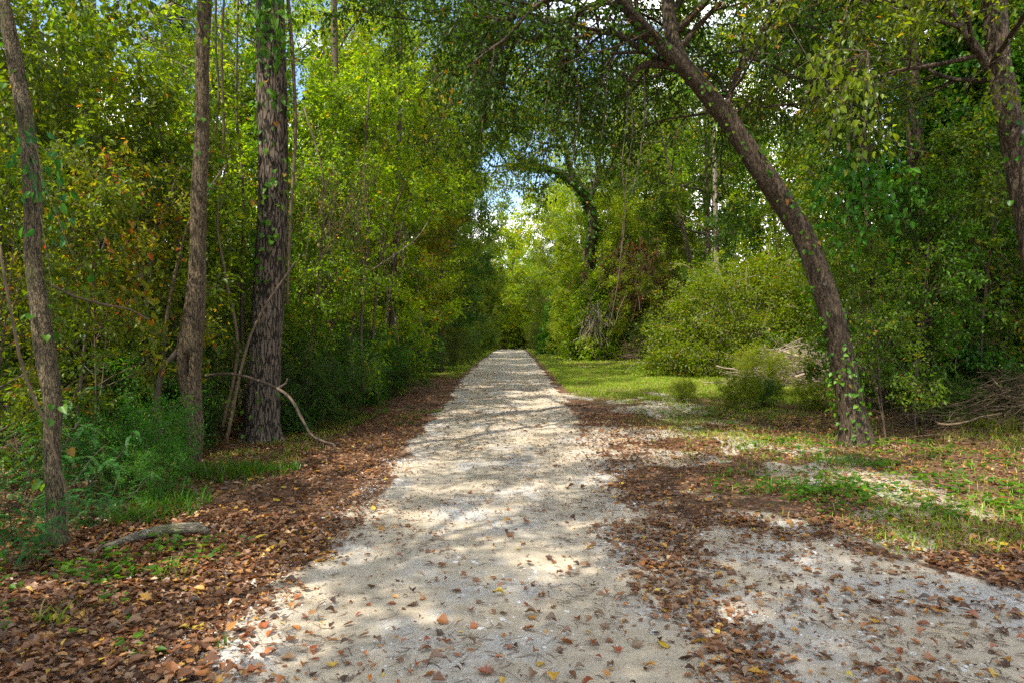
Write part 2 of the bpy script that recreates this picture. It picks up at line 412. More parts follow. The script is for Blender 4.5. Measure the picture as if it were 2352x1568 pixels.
def proto(name, cat, wood_name, leaf_name, build, wm, lm):
    o = bpy.data.objects.new(name, None); C.objects.link(o); o['category'] = cat
    w, l = MB(), MB(); build(w, l)
    w.obj(wood_name, M[wm], o); l.obj(leaf_name, M[lm], o)
    d = {'o': o}; PROTOS.append(d); return d
def drop_protos():
    for d in PROTOS:
        for c in list(d['o'].children): bpy.data.objects.remove(c)
        bpy.data.objects.remove(d['o'])

def straight(h, lean, rng, n=9, wob=.12):
    z = np.linspace(0, h, n); s = z / h
    return np.stack([lean[0] * s ** 1.3 + wob * np.sin(s * 5 + rng.uniform(0, 6)) * s, lean[1] * s ** 1.3 + wob * np.sin(s * 4 + rng.uniform(0, 6)) * s, z], 1)

def b_tree(seed, h, r, sp, lean=(0, 0), stems=1, spread=.5):
    def f(w, l):
        rng = np.random.default_rng(seed)
        for k in range(stems):
            a = rng.uniform(0, 6.28); ln = (lean[0] + math.cos(a) * spread * (stems > 1), lean[1] + math.sin(a) * spread * (stems > 1))
            tp = spline(straight(h * rng.uniform(.8, 1) if k else h, ln, rng), 24)
            tr = r * (1 - .8 * np.linspace(0, 1, 24) ** 1.1) * (1 + .5 * np.exp(-np.linspace(0, 1, 24) * 25))
            tube(w, tp, tr, 10 if r > .05 else 6); grow(w, l, tp, tr, sp, rng)
    return f

# ---------------------------------------------------------------- ground and path
def grid_mesh(name, X, Y, Z, mat, attr):
    ny, nx = X.shape
    mb = MB(); i = np.arange(ny - 1)[:, None]; j = np.arange(nx - 1)[None]
    q = np.stack([i * nx + j, i * nx + j + 1, (i + 1) * nx + j + 1, (i + 1) * nx + j], -1).reshape(-1, 4)
    mb.add(np.stack([X, Y, Z], -1).reshape(-1, 3), [q]); o = mb.obj(name, mat)
    a = o.data.attributes.new("sand", 'FLOAT', 'POINT'); a.data.foreach_set("value", attr.astype(np.float32).ravel())
    o['kind'] = 'structure'; return o

def ground_mat():
    m, nt, out = nodes("ground_surface")
    v = mapping(nt); at = nt.nodes.new("ShaderNodeAttribute"); at.attribute_name = "sand"
    big = noise(nt, v, 1.1, 5, .6); mid = noise(nt, v, 6, 6, .7); fine = noise(nt, v, 55, 6, .75); grit = noise(nt, v, 220, 3, .8)
    sand = ramp(nt, mid, [(.25, (.30, .25, .18)), (.5, (.405, .345, .258)), (.75, (.50, .43, .325))])
    vo = nt.nodes.new("ShaderNodeTexVoronoi"); vo.inputs["Scale"].default_value = 55; nt.links.new(v, vo.inputs["Vector"])
    grav = mixc(nt, .35, ramp(nt, vo.outputs["Color"], [(0, (.20, .185, .165)), (.5, (.38, .36, .325)), (1, (.58, .55, .50))]), ramp(nt, grit, [(.3, (.2, .19, .18)), (.7, (.6, .58, .55))]))
    gfac = ramp(nt, math_(nt, 'ADD', math_(nt, 'MULTIPLY', big, .7), math_(nt, 'MULTIPLY', mid, .3)), [(.47, (0, 0, 0)), (.60, (1, 1, 1))])
    sx_ = nt.nodes.new("ShaderNodeSeparateXYZ"); nt.links.new(v, sx_.inputs[0])
    ln = math_(nt, 'ABSOLUTE', math_(nt, 'SUBTRACT', math_(nt, 'ABSOLUTE', math_(nt, 'ADD', sx_.outputs[0], .22)), .70))
    ln = math_(nt, 'ADD', ln, math_(nt, 'MULTIPLY', math_(nt, 'SUBTRACT', mid, .5), .35))
    gfac = mixc(nt, 1.0, gfac, ramp(nt, ln, [(.06, (.12, .12, .12)), (.30, (1, 1, 1))]), 'MULTIPLY')
    sand = mixc(nt, gfac, sand, grav)
    sand = mixc(nt, ramp(nt, fine, [(.28, (.75, .75, .75)), (.42, (0, 0, 0))]), sand, mixc(nt, 1.0, sand, (.5, .46, .42), 'MULTIPLY'))
    sand = mixc(nt, ramp(nt, grit, [(.62, (0, 0, 0)), (.7, (.5, .5, .5))]), sand, (.12, .09, .07))
    # soil under a skin of rotting leaves
    vl = nt.nodes.new("ShaderNodeTexVoronoi"); vl.inputs["Scale"].default_value = 17; nt.links.new(v, vl.inputs["Vector"])
    sp = nt.nodes.new("ShaderNodeSeparateColor"); nt.links.new(vl.outputs["Color"], sp.inputs[0])
    duff = ramp(nt, sp.outputs[0], [(0, (.045, .028, .018)), (.35, (.10, .050, .028)), (.6, (.17, .078, .038)), (.85, (.22, .105, .05)), (1, (.26, .17, .11))])
    duff = mixc(nt, .5, duff, ramp(nt, fine, [(.3, (.035, .024, .016)), (.7, (.13, .085, .055))]))
    f = math_(nt, 'ADD', at.outputs["Fac"], math_(nt, 'MULTIPLY', math_(nt, 'SUBTRACT', fine, .5), .9))
    col = mixc(nt, ramp(nt, f, [(.35, (0, 0, 0)), (.6, (1, 1, 1))]), duff, sand)
    p = nt.nodes.new("ShaderNodeBsdfPrincipled"); p.inputs["Roughness"].default_value = .95; p.inputs["Specular IOR Level"].default_value = .15
    nt.links.new(col, p.inputs["Base Color"])
    h = math_(nt, 'ADD', math_(nt, 'MULTIPLY', fine, .6), math_(nt, 'ADD', math_(nt, 'MULTIPLY', grit, .25), math_(nt, 'MULTIPLY', vo.outputs["Distance"], .5)))
    nt.links.new(bump(nt, h, .7, .02), p.inputs["Normal"]); nt.links.new(p.outputs[0], out.inputs[0]); return m
M['ground'] = ground_mat()

ys = np.concatenate([np.linspace(-400, -12, 20), np.arange(-11, 2, .5), np.arange(2, 12, .08), np.arange(12, 30, .2), np.arange(30, 140, 1.0), np.linspace(142, 900, 30)])
xh = np.concatenate([np.arange(0, 8, .1), np.arange(8, 30, .6), np.linspace(31, 600, 30)]); xs = np.concatenate([-xh[:0:-1], xh])
gx, gy = np.meshgrid(xs, ys)
gz = hgt(gx, gy)
ins = np.minimum(gx - XL(gy), XT(gy) - gx)
gz = gz - .05 * sstep(-.05, .35, ins) * (gy > -12) * (gy < 140)
grid_mesh("ground", gx, gy, gz, M['ground'], sandmask(gx, gy))
ys = np.concatenate([np.arange(-10, 2, .5), np.arange(2, 9, .03), np.arange(9, 20, .08), np.arange(20, 60, .25), np.arange(60, 135, 1.0)])
u = np.linspace(0, 1, 130)
l_, r_ = XL(ys) - .35, XT(ys) + .35
px_ = l_[:, None] * (1 - u) + r_[:, None] * u; py_ = np.repeat(ys[:, None], 130, 1)
pz = hgt(px_, py_); e = np.minimum(px_ - l_[:, None], r_[:, None] - px_)
pz = pz - .03 * (1 - sstep(.0, .40, e)) + .004
pz += .012 * (vnoise(px_ * 9, py_ * 9, 31) - .5) * sstep(.2, .5, e)
grid_mesh("path", px_, py_, pz, M['ground'], sandmask(px_, py_))

def scatter(n, x0, x1, y0, y1, dens):
    """rejection-sample ground points by dens(x, y) in 0..1"""
    x = RNG.uniform(x0, x1, n); y = RNG.uniform(y0, y1, n)
    k = RNG.random(n) < dens(x, y); x, y = x[k], y[k]
    return x, y, hgt(x, y) - .0

def litter_density(x, y):
    dl = XL(y) - x; dr = x - XT(y)
    n = vnoise(x * 1.7, y * 1.1, 21) * .6 + vnoise(x * 5, y * 3.5, 22) * .4
    left = sstep(-.32, .28, dl + .7 * (n - .5)) ** 1.6 * sstep(8, 2.0, dl) * sstep(40, 17, y) * .72
    right = sstep(-.25, .3, dr + .6 * (n - .5)) * sstep(19, 14, y) * sstep(9, 4.5, dr) * (.20 + .52 * sstep(.42, .62, n))
    # drift of leaves between the road and the turnout
    c = np.interp(y, [2, 3.2, 4, 5.2, 6.5, 8, 10, 12], [.75, 1.02, 1.08, 1.22, 1.55, 1.9, 2.2, 2.5])
    w = np.interp(y, [2, 3.2, 4, 5.2, 6.5, 8, 12], [.26, .28, .30, .42, .65, .9, 1.2])
    drift = sstep(1.35, .2, np.abs(x - c - .3 * (vnoise(y * 2, y * 0, 23) - .5)) / w + 1.1 * (n - .5)) * sstep(14, 10, y) * .62
    turn = .09 * sstep(.35, .75, n) * (x > XR(y)) * (x < XT(y)) + .10 * (x > 1.4) * (x < XT(y)) * sstep(.5, .62, vnoise(x * .9 + y * 1.4, y * 1.0 - x * .5, 27))
    road = .015 + .05 * sstep(.62, .8, n) + .03 * sstep(8, 14, y)
    return np.clip(np.maximum.reduce([left, right, drift, turn, road * (dl < 0) * (dr < 0)]), 0, 1)

def ground_leaves(mb, x, y, z, size, flat=.24):
    n = len(x); kind = RNG.random(n)
    for k, lo, hi, asp in (('lobed', 0, .30, .95), ('curl', .30, .55, .55), ('ovate', .55, .85, .62), ('heart', .85, 1, .8)):
        s = (kind >= lo) & (kind < hi); m = s.sum()
        if not m: continue
        az = RNG.uniform(0, 6.283, m)
        ax = np.stack([np.cos(az), np.sin(az), RNG.normal(0, flat, m)], 1)
        nm = np.stack([RNG.normal(0, flat, m), RNG.normal(0, flat, m), np.ones(m)], 1)
        pz_ = z[s] + .006 + np.abs(RNG.normal(0, .012, m)) + np.abs(ax[:, 2]) * size[s] * .4 * (RNG.random(m) < .5)
        leaves(mb, np.stack([x[s], y[s], pz_], 1), ax, nm, size[s], asp, k, RNG.random(m) ** .9)
def leaf_size(n): return RNG.uniform(.028, .070, n) * RNG.choice([.55, .85, 1.2], n, p=[.4, .45, .15])
mb = MB()
for (n, y0, y1, w) in ((95000, 2.2, 6, (-5, 6)), (105000, 6, 14, (-9, 9)), (42000, 14, 34, (-9, 9))):
    x, y, z = scatter(n, w[0], w[1], y0, y1, litter_density)
    ground_leaves(mb, x, y, z, leaf_size(len(x)) * (1 if y1 < 15 else 1.35))
# crumbs of broken leaf and mast on the sand
for (n, y0, y1, k) in ((26000, 2.2, 9, 1), (26000, 9, 30, 1.7), (7000, 30, 70, 1.9)):
    x, y, z = scatter(n, -2.4, 5.5, y0, y1, lambda x, y: np.clip(.25 + 1.2 * sstep(.45, .75, vnoise(x * 1.3, y * .8, 52) * .6 + vnoise(x * 5, y * 2.5, 53) * .4), 0, 1) * (.25 + .75 * ((y > 6) | (x > XR(y) - .4) | (x < XL(y) + .4))))
    ground_leaves(mb, x, y, z, RNG.uniform(.008, .026, len(x)) * k, .25)
x, y, z = scatter(14000, -14, 14, 5, 30, lambda x, y: .8 * ((x < XL(y) - 2) | (x > XT(y) + 2)))
ground_leaves(mb, x, y, z, leaf_size(len(x)) * 1.3)
tag(mb.obj("leaf_litter", M['litter'], smooth=False), "rust and brown fallen leaves littering both edges of the sandy path", kind='stuff')

# small stones and grit pressed into the sand
ico = bpy.data.meshes.new("ico"); import bmesh
bm = bmesh.new(); bmesh.ops.create_icosphere(bm, subdivisions=1, radius=1); bm.verts.ensure_lookup_table()
IV = np.array([v.co[:] for v in bm.verts]); IF = np.array([[v.index for v in f.verts] for f in bm.faces]); bm.free(); bpy.data.meshes.remove(ico)
def stones(x, y, z, s):
    n = len(x); mb = MB()
    v = IV[None] * (1 + RNG.normal(0, .14, (n, len(IV), 1)))
    v = v * s[:, None, None] * np.stack([RNG.uniform(.8, 1.5, n), RNG.uniform(.8, 1.3, n), RNG.uniform(.4, .75, n)], 1)[:, None]
    az = RNG.uniform(0, 6.28, n)[:, None]; vx = v[..., 0] * np.cos(az) - v[..., 1] * np.sin(az); vy = v[..., 0] * np.sin(az) + v[..., 1] * np.cos(az)
    v = np.stack([vx + x[:, None], vy + y[:, None], v[..., 2] + z[:, None] + s[:, None] * .15], -1)
    mb.add(v.reshape(-1, 3), [(np.arange(n)[:, None, None] * len(IV) + IF[None]).reshape(-1, 3)]); return mb
def gravel_density(x, y):
    n = vnoise(x * 1.1, y * 1.1, 41) * .6 + vnoise(x * 3.1, y * 3.1, 42) * .4
    edge = sstep(.5, 0, np.abs(x - XL(y))) * .6
    c = (XL(y) + XR(y)) / 2; lane = np.exp(-((x - c - .68) / .24) ** 2) + np.exp(-((x - c + .68) / .24) ** 2)
    return np.clip(sstep(.48, .68, n) * (1 - .8 * lane * (x < XR(y))) + edge, 0.02, 1) * (x > XL(y) - .25) * (x < XT(y) + .2)
x, y, z = scatter(60000, -2, 6, 2.2, 9, gravel_density)
s = .0028 + .0055 * RNG.random(len(x)) ** 3 + (RNG.random(len(x)) < .03) * RNG.uniform(.004, .015, len(x))
tag(stones(x, y, z, s).obj("gravel", M['stone'], smooth=False), "pale grey gravel scattered over the sandy path", kind='stuff')
# pine needles and snapped twigs on the sand
def twig_litter():
    mb = MB()
    x, y, z = scatter(38000, -3, 6, 2.2, 22, lambda x, y: .15 + .6 * sstep(.5, .7, vnoise(x * 1.5, y * 1.5, 51)) * ((x > XL(y) - .6) & (x < XT(y) + 1)))
    n = len(x); az = RNG.uniform(0, 6.28, n) * .5 + RNG.choice([0, 3.14], n); L = RNG.uniform(.02, .13, n); w = RNG.uniform(.0009, .0030, n)
    p0 = np.stack([x, y, z + .007], 1); d = np.stack([np.cos(az), np.sin(az), RNG.normal(0, .08, n)], 1); s = np.stack([-np.sin(az), np.cos(az), 0 * az], 1)
    mid = p0 + d * L[:, None] * .5 + s * (RNG.normal(0, .12, n) * L)[:, None] + np.array([0, 0, .004]); p1 = p0 + d * L[:, None]
    u = np.array([0, 0, 1.0])
    V = []
    for p in (p0, mid, p1): V += [p - s * w[:, None], p + s * w[:, None], p + u * w[:, None] * 1.6]
    V = np.stack(V, 1); o = np.arange(n)[:, None] * 9; F_ = []
    for a in (0, 3):
        for i in range(3):
            j = (i + 1) % 3; F_.append(o + np.array([a + i, a + j, a + 3 + j, a + 3 + i]))
    mb.add(V.reshape(-1, 3), [np.concatenate(F_)]); return mb
tag(twig_litter().obj("twig_litter", M['twig'], smooth=False), "dark pine needles and snapped twigs strewn over the sand", kind='stuff')

# grass
def blades(mb, x, y, z, h, w=.004, rng=RNG):
    n = len(x); az = rng.uniform(0, 6.283, n); lean = rng.uniform(.25, 1.35, n)
    d = np.stack([np.cos(az), np.sin(az)], 1); s = np.stack([-np.sin(az), np.cos(az)], 1)
    w = w * (.7 + .6 * rng.random(n)) * (1 + h * 2)
    def pt(t, k, side):
        o = d * (lean * h * t ** 2)[:, None] + s * (side * w * k)[:, None]
        return np.stack([x + o[:, 0], y + o[:, 1], z - .01 + h * t * (1 - .35 * lean * t)], 1)
    V = np.stack([pt(0, 1, -1), pt(0, 1, 1), pt(.55, .8, 1), pt(.55, .8, -1), pt(1, .05, 0)], 1)
    o = np.arange(n)[:, None] * 5; r = rng.random(n)
    mb.add(V.reshape(-1, 3), [o + np.array([0, 1, 2, 3]), o + np.array([3, 2, 4])], [r, r])
def grass_density(x, y):
    n = vnoise(x * .8, y * .5, 61) * .6 + vnoise(x * 3, y * 2, 62) * .4
    dr = x - XR(y); dl = XL(y) - x
    clearing = sstep(.1, .5, dr) * sstep(16.2, 19, y + .8 * (n - .5) * 4 + .5 * (x - 4)) * sstep(9, 7, x)
    right = sstep(.5, 2.2, dr) * (.16 + .5 * sstep(.44, .60, n)) * (y > 5) * (y < 18) * sstep(0, .6, x - XT(y))
    left = sstep(.05, .3, dl) * sstep(24, 34, y) + .75 * sstep(1.0, 1.6, dl) * sstep(3.2, 2.0, dl) * sstep(.46, .6, n) * (y > 6)
    return np.clip(np.maximum.reduce([clearing, right, left]), 0, 1)
mb = MB()
x, y, z = scatter(150000, -5, 9, 5, 18, grass_density); blades(mb, x, y, z, RNG.uniform(.03, .14, len(x)), .0035)
x, y, z = scatter(210000, -4.5, 9, 16, 34, grass_density); blades(mb, x, y, z, RNG.uniform(.03, .13, len(x)) * (.6 + .8 * vnoise(x * 1.3, y * 1.3, 64)), .006)
x, y, z = scatter(60000, -5, 10, 34, 80, grass_density); blades(mb, x, y, z, RNG.uniform(.05, .17, len(x)), .014)
tag(mb.obj("grass", M['grassm'], smooth=False), "short sunlit green grass in the clearing and along the verges", kind='stuff')

# broad-leaved seedlings creeping through the litter
def cover(mb, cx, cy, rx, ry, n, L, seed, kind='heart'):
    n = int(n * .6); rx *= 1.25; ry *= 1.25
    rng = np.random.default_rng(seed)
    a = rng.uniform(0, 6.28, n); q = np.sqrt(rng.random(n)); x = cx + rx * q * np.cos(a); y = cy + ry * q * np.sin(a)
    for i in range(n):
        z = float(hgt(x[i], y[i])); m = rng.integers(3, 8); h = rng.uniform(.02, .14)
        az = rng.uniform(0, 6.28, m)
        p = np.stack([x[i] + .03 * np.cos(az), y[i] + .03 * np.sin(az), z + h * rng.uniform(.4, 1, m)], 1)
        leaves(mb, p, np.stack([np.cos(az), np.sin(az), rng.uniform(-.3, .4, m)], 1), np.stack([rng.normal(0, .3, m), rng.normal(0, .3, m), np.ones(m)], 1), rng.uniform(.6, 1.2, m) * L, .7, kind, rng.random(m), rng)
mb = MB()
for k, (cx, cy, rx, ry, n, L) in enumerate([(*G(2000, 1130), 1.3, .9, 150, .06), (*G(2200, 1150), 1.1, .7, 130, .07), (*G(1850, 1130), .8, .5, 70, .05), (*G(2260, 1100), 1.5, .8, 120, .06),
        (*G(330, 1300), .55, .3, 70, .045), (*G(450, 1270), .35, .2, 40, .045), (*G(90, 1330), .5, .35, 60, .05), (*G(130, 1420), .5, .3, 25, .04), (*G(1950, 1040), 1.2, .8, 110, .07), (*G(330, 1500), .1, .06, 5, .05), (*G(880, 960), .9, 1.2, 80, .07), (*G(1620, 960), 1.2, 1.2, 90, .06)]):
    cover(mb, cx, cy, rx, ry, n, L, 100 + k)
tag(mb.obj("ground_cover", M['vineg'], smooth=False), "low broad leaved seedlings creeping through the leaf litter", kind='stuff')

# ---------------------------------------------------------------- helpers for plants traced at their own place
def fin(mb, name, mat, root, smooth=True):
    b = np.array(root.location, np.float32)
    mb.v = [v - b for v in mb.v]; return mb.obj(name, M[mat], root, smooth)
def trace(pts, n=40):
    """pts: (px, py, distance, width px) -> world points and radii"""
    w = np.array([P(a, b, Y) for a, b, Y, _ in pts]); r = np.array([q[3] * q[2] / F / 2 for q in pts])
    p = spline(w, n); t = np.linspace(0, len(pts) - 1, n)
    return p, np.interp(t, range(len(pts)), r)
def Yw(base_Y, lst, top_Y=None):
    n = len(lst); top_Y = top_Y or base_Y
    return [(a, b, base_Y + (top_Y - base_Y) * i / (n - 1), w) for i, (a, b, w) in enumerate(lst)]
def bark_mod(seed, ridges=9, amp=.05, flare=.45, lump=.06):
    def f(th, t):
        rr = vnoise((th + 0 * t) / 6.2832 * ridges * 2, t * 14 + 0 * th, seed) - .5
        # wrap seam: blend with the noise of a shifted angle
        lo = vnoise(np.cos(th) * 1.3 + 5 + 0 * t, np.sin(th) * 1.3 + t * 9, seed + 1) - .5
        return 1 + amp * rr * np.minimum(1, np.minimum(th, 6.2832 - th) * 3) * 2 + lump * 2 * lo + flare * (np.exp(-t * 26) + .8 * np.exp(-t * 90)) * (1 + .5 * np.sin(th * 4 + seed))
    return f
def creeper(mb, pts, rad, t0, t1, n, L, seed, kind='heart', out=.05, hang=.15):
    rng = np.random.default_rng(seed); k = len(pts)
    t = rng.uniform(t0, t1, n) * (k - 1.01); keep = vnoise(t * .9, t * 0, seed) > .25; t = t[keep]; i = t.astype(int); u = (t - i)[:, None]
    c = pts[i] * (1 - u) + pts[i + 1] * u; az = rng.uniform(0, 6.283, len(t)); o = np.stack([np.cos(az), np.sin(az), 0 * az], 1)
    p = c + o * (rad[i] + np.abs(rng.normal(0, out, len(t))) + .01)[:, None]; p[:, 2] -= rng.random(len(t)) * hang
    leaves(mb, p, o * .6 + np.array([0, 0, -.8]) + rng.normal(0, .35, p.shape), o + rng.normal(0, .4, p.shape) + np.array([0, 0, .4]), L * rng.uniform(.6, 1.2, len(t)), .85, kind, rng.random(len(t)), rng)
def frond(w, l, p, d, L, rng, leaflet=.035, asp=.42):
    pts = branch_pts(p, d, L, -.5, rng, 6, .06); tube(w, pts, np.linspace(.003, .0012, 7), 3, cap=False)
    n = int(L / (leaflet * .62)); t = np.linspace(.1, 1, n) * 5.99; i = t.astype(int); u = (t - i)[:, None]
    c = pts[i] * (1 - u) + pts[np.minimum(i + 1, 6)] * u; dd = unit(pts[np.minimum(i + 1, 6)] - pts[i])
    up = np.array([0, 0, 1.0]) + rng.normal(0, .15, 3); s = unit(np.cross(dd, up))
    for sg in (1, -1):
        sz = leaflet * (1 - .45 * (np.linspace(0, 1, n)) ** 2) * rng.uniform(.85, 1.1, n)
        leaves(l, c, s * sg + dd * .35 + rng.normal(0, .08, c.shape), np.cross(s, dd) + rng.normal(0, .15, c.shape), sz, asp, 'ovate' if leaflet > .03 else 'diamond', rng.random(n) * .6 + rng.random() * .4, rng)

# ---------------------------------------------------------------- plant kinds grown once, then copied
def clipz(p): return p[:, 2] > .02
tall = []
for k in range(3):
    sp = Spec(n=(15, 8, 7), len=(3.5, 1.7, .85), start=.20, leaf=.155, lpt=22, spread=.12, ang=(68, 50, 45), trop=(.12, 0, -.3))
    tall.append(proto("broadleaf_tree", "tree", "trunk", "crown", b_tree(20 + k, 15 + 2 * k, .17, sp, (1.2 * (k - 1), .5)), 'mossy', 'mid'))
overt = []
for k in range(2):
    sp = Spec(n=(13, 9, 7), len=(4.2, 2.0, .95), start=.62, leaf=.16, lpt=21, spread=.14, ang=(66, 50, 45), trop=(.05, -.05, -.3))
    overt.append(proto("broadleaf_tree", "tree", "trunk", "crown", b_tree(30 + k, 14, .18, sp, (3.0, 0)), 'mossy', 'mid'))
fart = []
for k in range(2):
    sp = Spec(n=(14, 7, 6), len=(3.6, 1.8, 1.0), start=.07, leaf=.30, lpt=20, spread=.25, ang=(70, 50, 45), trop=(.1, 0, -.3))
    fart.append(proto("broadleaf_tree", "tree", "trunk", "crown", b_tree(35 + k, 13, .16, sp, (.6, 0)), 'mossy', 'mid'))
under = []
for k in range(4):
    sp = Spec(n=(16, 7, 6), len=(2.0, .95, .5), start=.06, leaf=.10, lpt=24, spread=.075, ang=(62, 50, 45), trop=(.22, 0, -.35), kind='diamond', aspect=.6)
    under.append(proto("understory_tree", "small tree", "trunk", "crown", b_tree(40 + k, 6.2 + .7 * k, .045, sp, (.5 * (k - 1.5), .3)), 'branch', 'mid'))
lacy = []
for k in range(3):
    sp = Spec(n=(13, 6, 5), len=(1.5, .7, .42), start=.18, leaf=.10, lpt=10, spread=.07, ang=(55, 50, 50), trop=(.1, -.1, -.4), kind='ovate', aspect=.55)
    lacy.append(proto("sapling", "sapling", "trunk", "crown", b_tree(60 + k, 4.6 + .5 * k, .022, sp, (.5, .3), stems=2, spread=.4), 'branch', 'mid'))
shrub = []
for k in range(3):
    sp = Spec(n=(9, 5, 4), len=(.85, .48, .28), start=.08, leaf=.055, lpt=14, spread=.06, ang=(58, 50, 45), trop=(.1, 0, -.2), clip=clipz)
    shrub.append(proto("shrub", "shrub", "stems", "foliage", b_tree(80 + k, 1.6, .012, sp, (0, 0), stems=7, spread=.8), 'branch', 'mid'))
def b_fern(seed, n, h, L, leaflet):
    def f(w, l):
        rng = np.random.default_rng(seed)
        for s in range(n):
            a = rng.uniform(0, 6.28); q = rng.uniform(0, .25)
            tp = branch_pts(np.array([q * math.cos(a), q * math.sin(a), 0]), np.array([.5 * math.cos(a), .5 * math.sin(a), 1]), h * rng.uniform(.6, 1.1), -.2, rng, 8, .15)
            tube(w, tp, np.linspace(.008, .003, 9), 5, cap=False)
            for c in range(int(11 * h)):
                t = rng.uniform(1.5, 7.9); i = int(t); p = tp[i] * (1 - t + i) + tp[i + 1] * (t - i)
                b = rng.uniform(0, 6.28); frond(w, l, p, np.array([math.cos(b), math.sin(b), rng.uniform(-.1, .5)]), L * rng.uniform(.6, 1.15), rng, leaflet)
    return f
feather = [proto("feathery_shrub", "shrub", "stems", "foliage", b_fern(90 + k, 9, 1.3 + .3 * k, .42, .036), 'branch', 'blue') for k in range(2)]
feather_far = [proto("feathery_shrub", "shrub", "stems", "foliage", b_fern(95, 16, 2.0, .6, .055), 'branch', 'vineg')]
def b_column(seed, h, R):
    def f(w, l):
        rng = np.random.default_rng(seed)
        tp = spline(straight(h, (.6, .2), rng), 30); tube(w, tp, np.linspace(.22, .1, 30), 10)
        LP = []
        for i in range(430):
            t = rng.random() ** .9; z = t * h * .97; c = tp[int(t * 28)]
            a = rng.uniform(0, 6.28); rr = R * (.45 + .75 * vnoise(np.array(a * 1.4), np.array(z * .7), seed)) * (1 - .35 * t)
            p = c + np.array([math.cos(a) * rr, math.sin(a) * rr, 0]); d = np.array([math.cos(a) * .35, math.sin(a) * .35, -1 + rng.uniform(0, .8)])
            bp = branch_pts(p, d, rng.uniform(.4, 1.3), -.1, rng, 4); LP.append(bp)
            if i % 3 == 0: tube(w, np.vstack([c, bp]), .006, 3, cap=False)
        put_leaves(l, LP, Spec(leaf=.125, lpt=44, spread=.13, kind='diamond', aspect=.75), rng)
    return f
column = [proto("vine_covered_tree", "tree", "trunk", "creeper", b_column(110 + k, 10 + 2 * k, 1.0 + .2 * k), 'mossy', 'vineg') for k in range(2)]
def b_pine(w, l):
    rng = np.random.default_rng(130); tp = spline(straight(20, (.3, .2), rng, wob=.08), 40); tube(w, tp, np.linspace(.2, .07, 40), 10)
    LP = []
    for c in range(46):
        t = .5 + .5 * c / 46; i = int(t * 38); a = c * 2.4
        bp = branch_pts(tp[i], np.array([math.cos(a), math.sin(a), .15]), rng.uniform(1, 3.2) * (1.25 - t), .15, rng, 6)
        tube(w, bp, np.linspace(.04, .01, 7), 4, cap=False)
        for j in range(7):
            q = bp[rng.integers(2, 7)]; b = branch_pts(q, rng.normal(0, 1, 3) + (bp[-1] - bp[0]) * .4, rng.uniform(.3, .7), .1, rng, 4); tube(w, b, .008, 3, cap=False); LP.append(b)
    put_leaves(l, LP, Spec(leaf=.2, aspect=.05, lpt=80, spread=.05), rng)
pine = [proto("pine_tree", "pine", "trunk", "crown", b_pine, 'pinebark', 'pine')]

ORD = "nearest second third fourth fifth sixth seventh eighth ninth tenth eleventh twelfth thirteenth fourteenth fifteenth sixteenth seventeenth eighteenth nineteenth twentieth".split()
prng = random.Random(11)
MATWORD = dict(dark="dark green", mid="mid green", lime="yellow green", autumn="yellowing", vineg="glossy green", blue="blue green", far="pale green", pine="thin needled", rust="rust brown")
def row(protos, spots, text, group, sc=(.85, 1.2), tilt=.05):
    for i, s in enumerate(spots):
        x, y, mat = s[:3]; k = s[3] if len(s) > 3 else prng.uniform(*sc)
        k_ = sorted(range(len(spots)), key=lambda j: math.hypot(spots[j][0], spots[j][1])).index(i)
        nth = ORD[k_] + (" from the camera" if k_ else " to the camera")
        rz = s[4] if len(s) > 4 else prng.uniform(0, 6.28)
        place(protos[prng.randrange(len(protos))], text.format(nth=nth, col=MATWORD[mat]), x, y, rz, k, mat, group, tilt=(prng.uniform(-tilt, tilt), prng.uniform(-tilt, tilt)))

# left wood: tall trees, the leafy wall beside the path, shrubs at its foot
row(tall, [(-6.3, 19.5, 'lime', .72), (-14.5, 15, 'mid', .6), (-8.5, 26, 'lime', .7), (-5.8, 30, 'mid', .85), (-13, 31, 'dark', .7), (-7, 37, 'lime', .95), (-5.6, 45, 'mid', 1), (-10, 46, 'mid', 1.1), (-5.6, 54, 'dark', 1), (-5.2, 64, 'mid', 1), (-9, 66, 'lime', 1.1), (-5.2, 76, 'mid', 1)],
    "tall {col} tree in the wood left of the path, {nth}", "tall trees in the left wood")
row(under, [(-5.4, 13.4, 'lime', .75), (-4.4, 15.2, 'lime', .95), (-4.9, 16.4, 'mid', 1.1), (-4.2, 19, 'lime', 1.15), (-4.8, 21.5, 'lime', 1.2), (-4.3, 24, 'autumn', 1.1), (-4.4, 27.5, 'lime', 1.3), (-4.2, 31, 'mid', 1.2), (-4.4, 35, 'dark', 1.3), (-4.3, 40, 'mid', 1.25), (-4.2, 46, 'mid', 1.2), (-4.3, 53, 'dark', 1.3), (-4, 61, 'mid', 1.3), (-4, 70, 'lime', 1.3), (-3.8, 79, 'mid', 1.3)],
    "{col} small tree in the leafy wall along the left verge, {nth}", "small trees along the left verge")
row(under, [(-7.9, 12.4, 'mid', .68), (-9.9, 11.6, 'mid', .62), (-6.9, 14.6, 'mid', .8), (-9.8, 14.2, 'mid', .72), (-12, 12.5, 'mid', .7), (-7.0, 17, 'mid', .85), (-11.5, 17, 'dark', .85), (-14, 15, 'mid', .85), (-7.5, 23, 'dark')],
    "{col} small tree deeper in the shade of the left wood, {nth}", "small trees deep in the left wood")
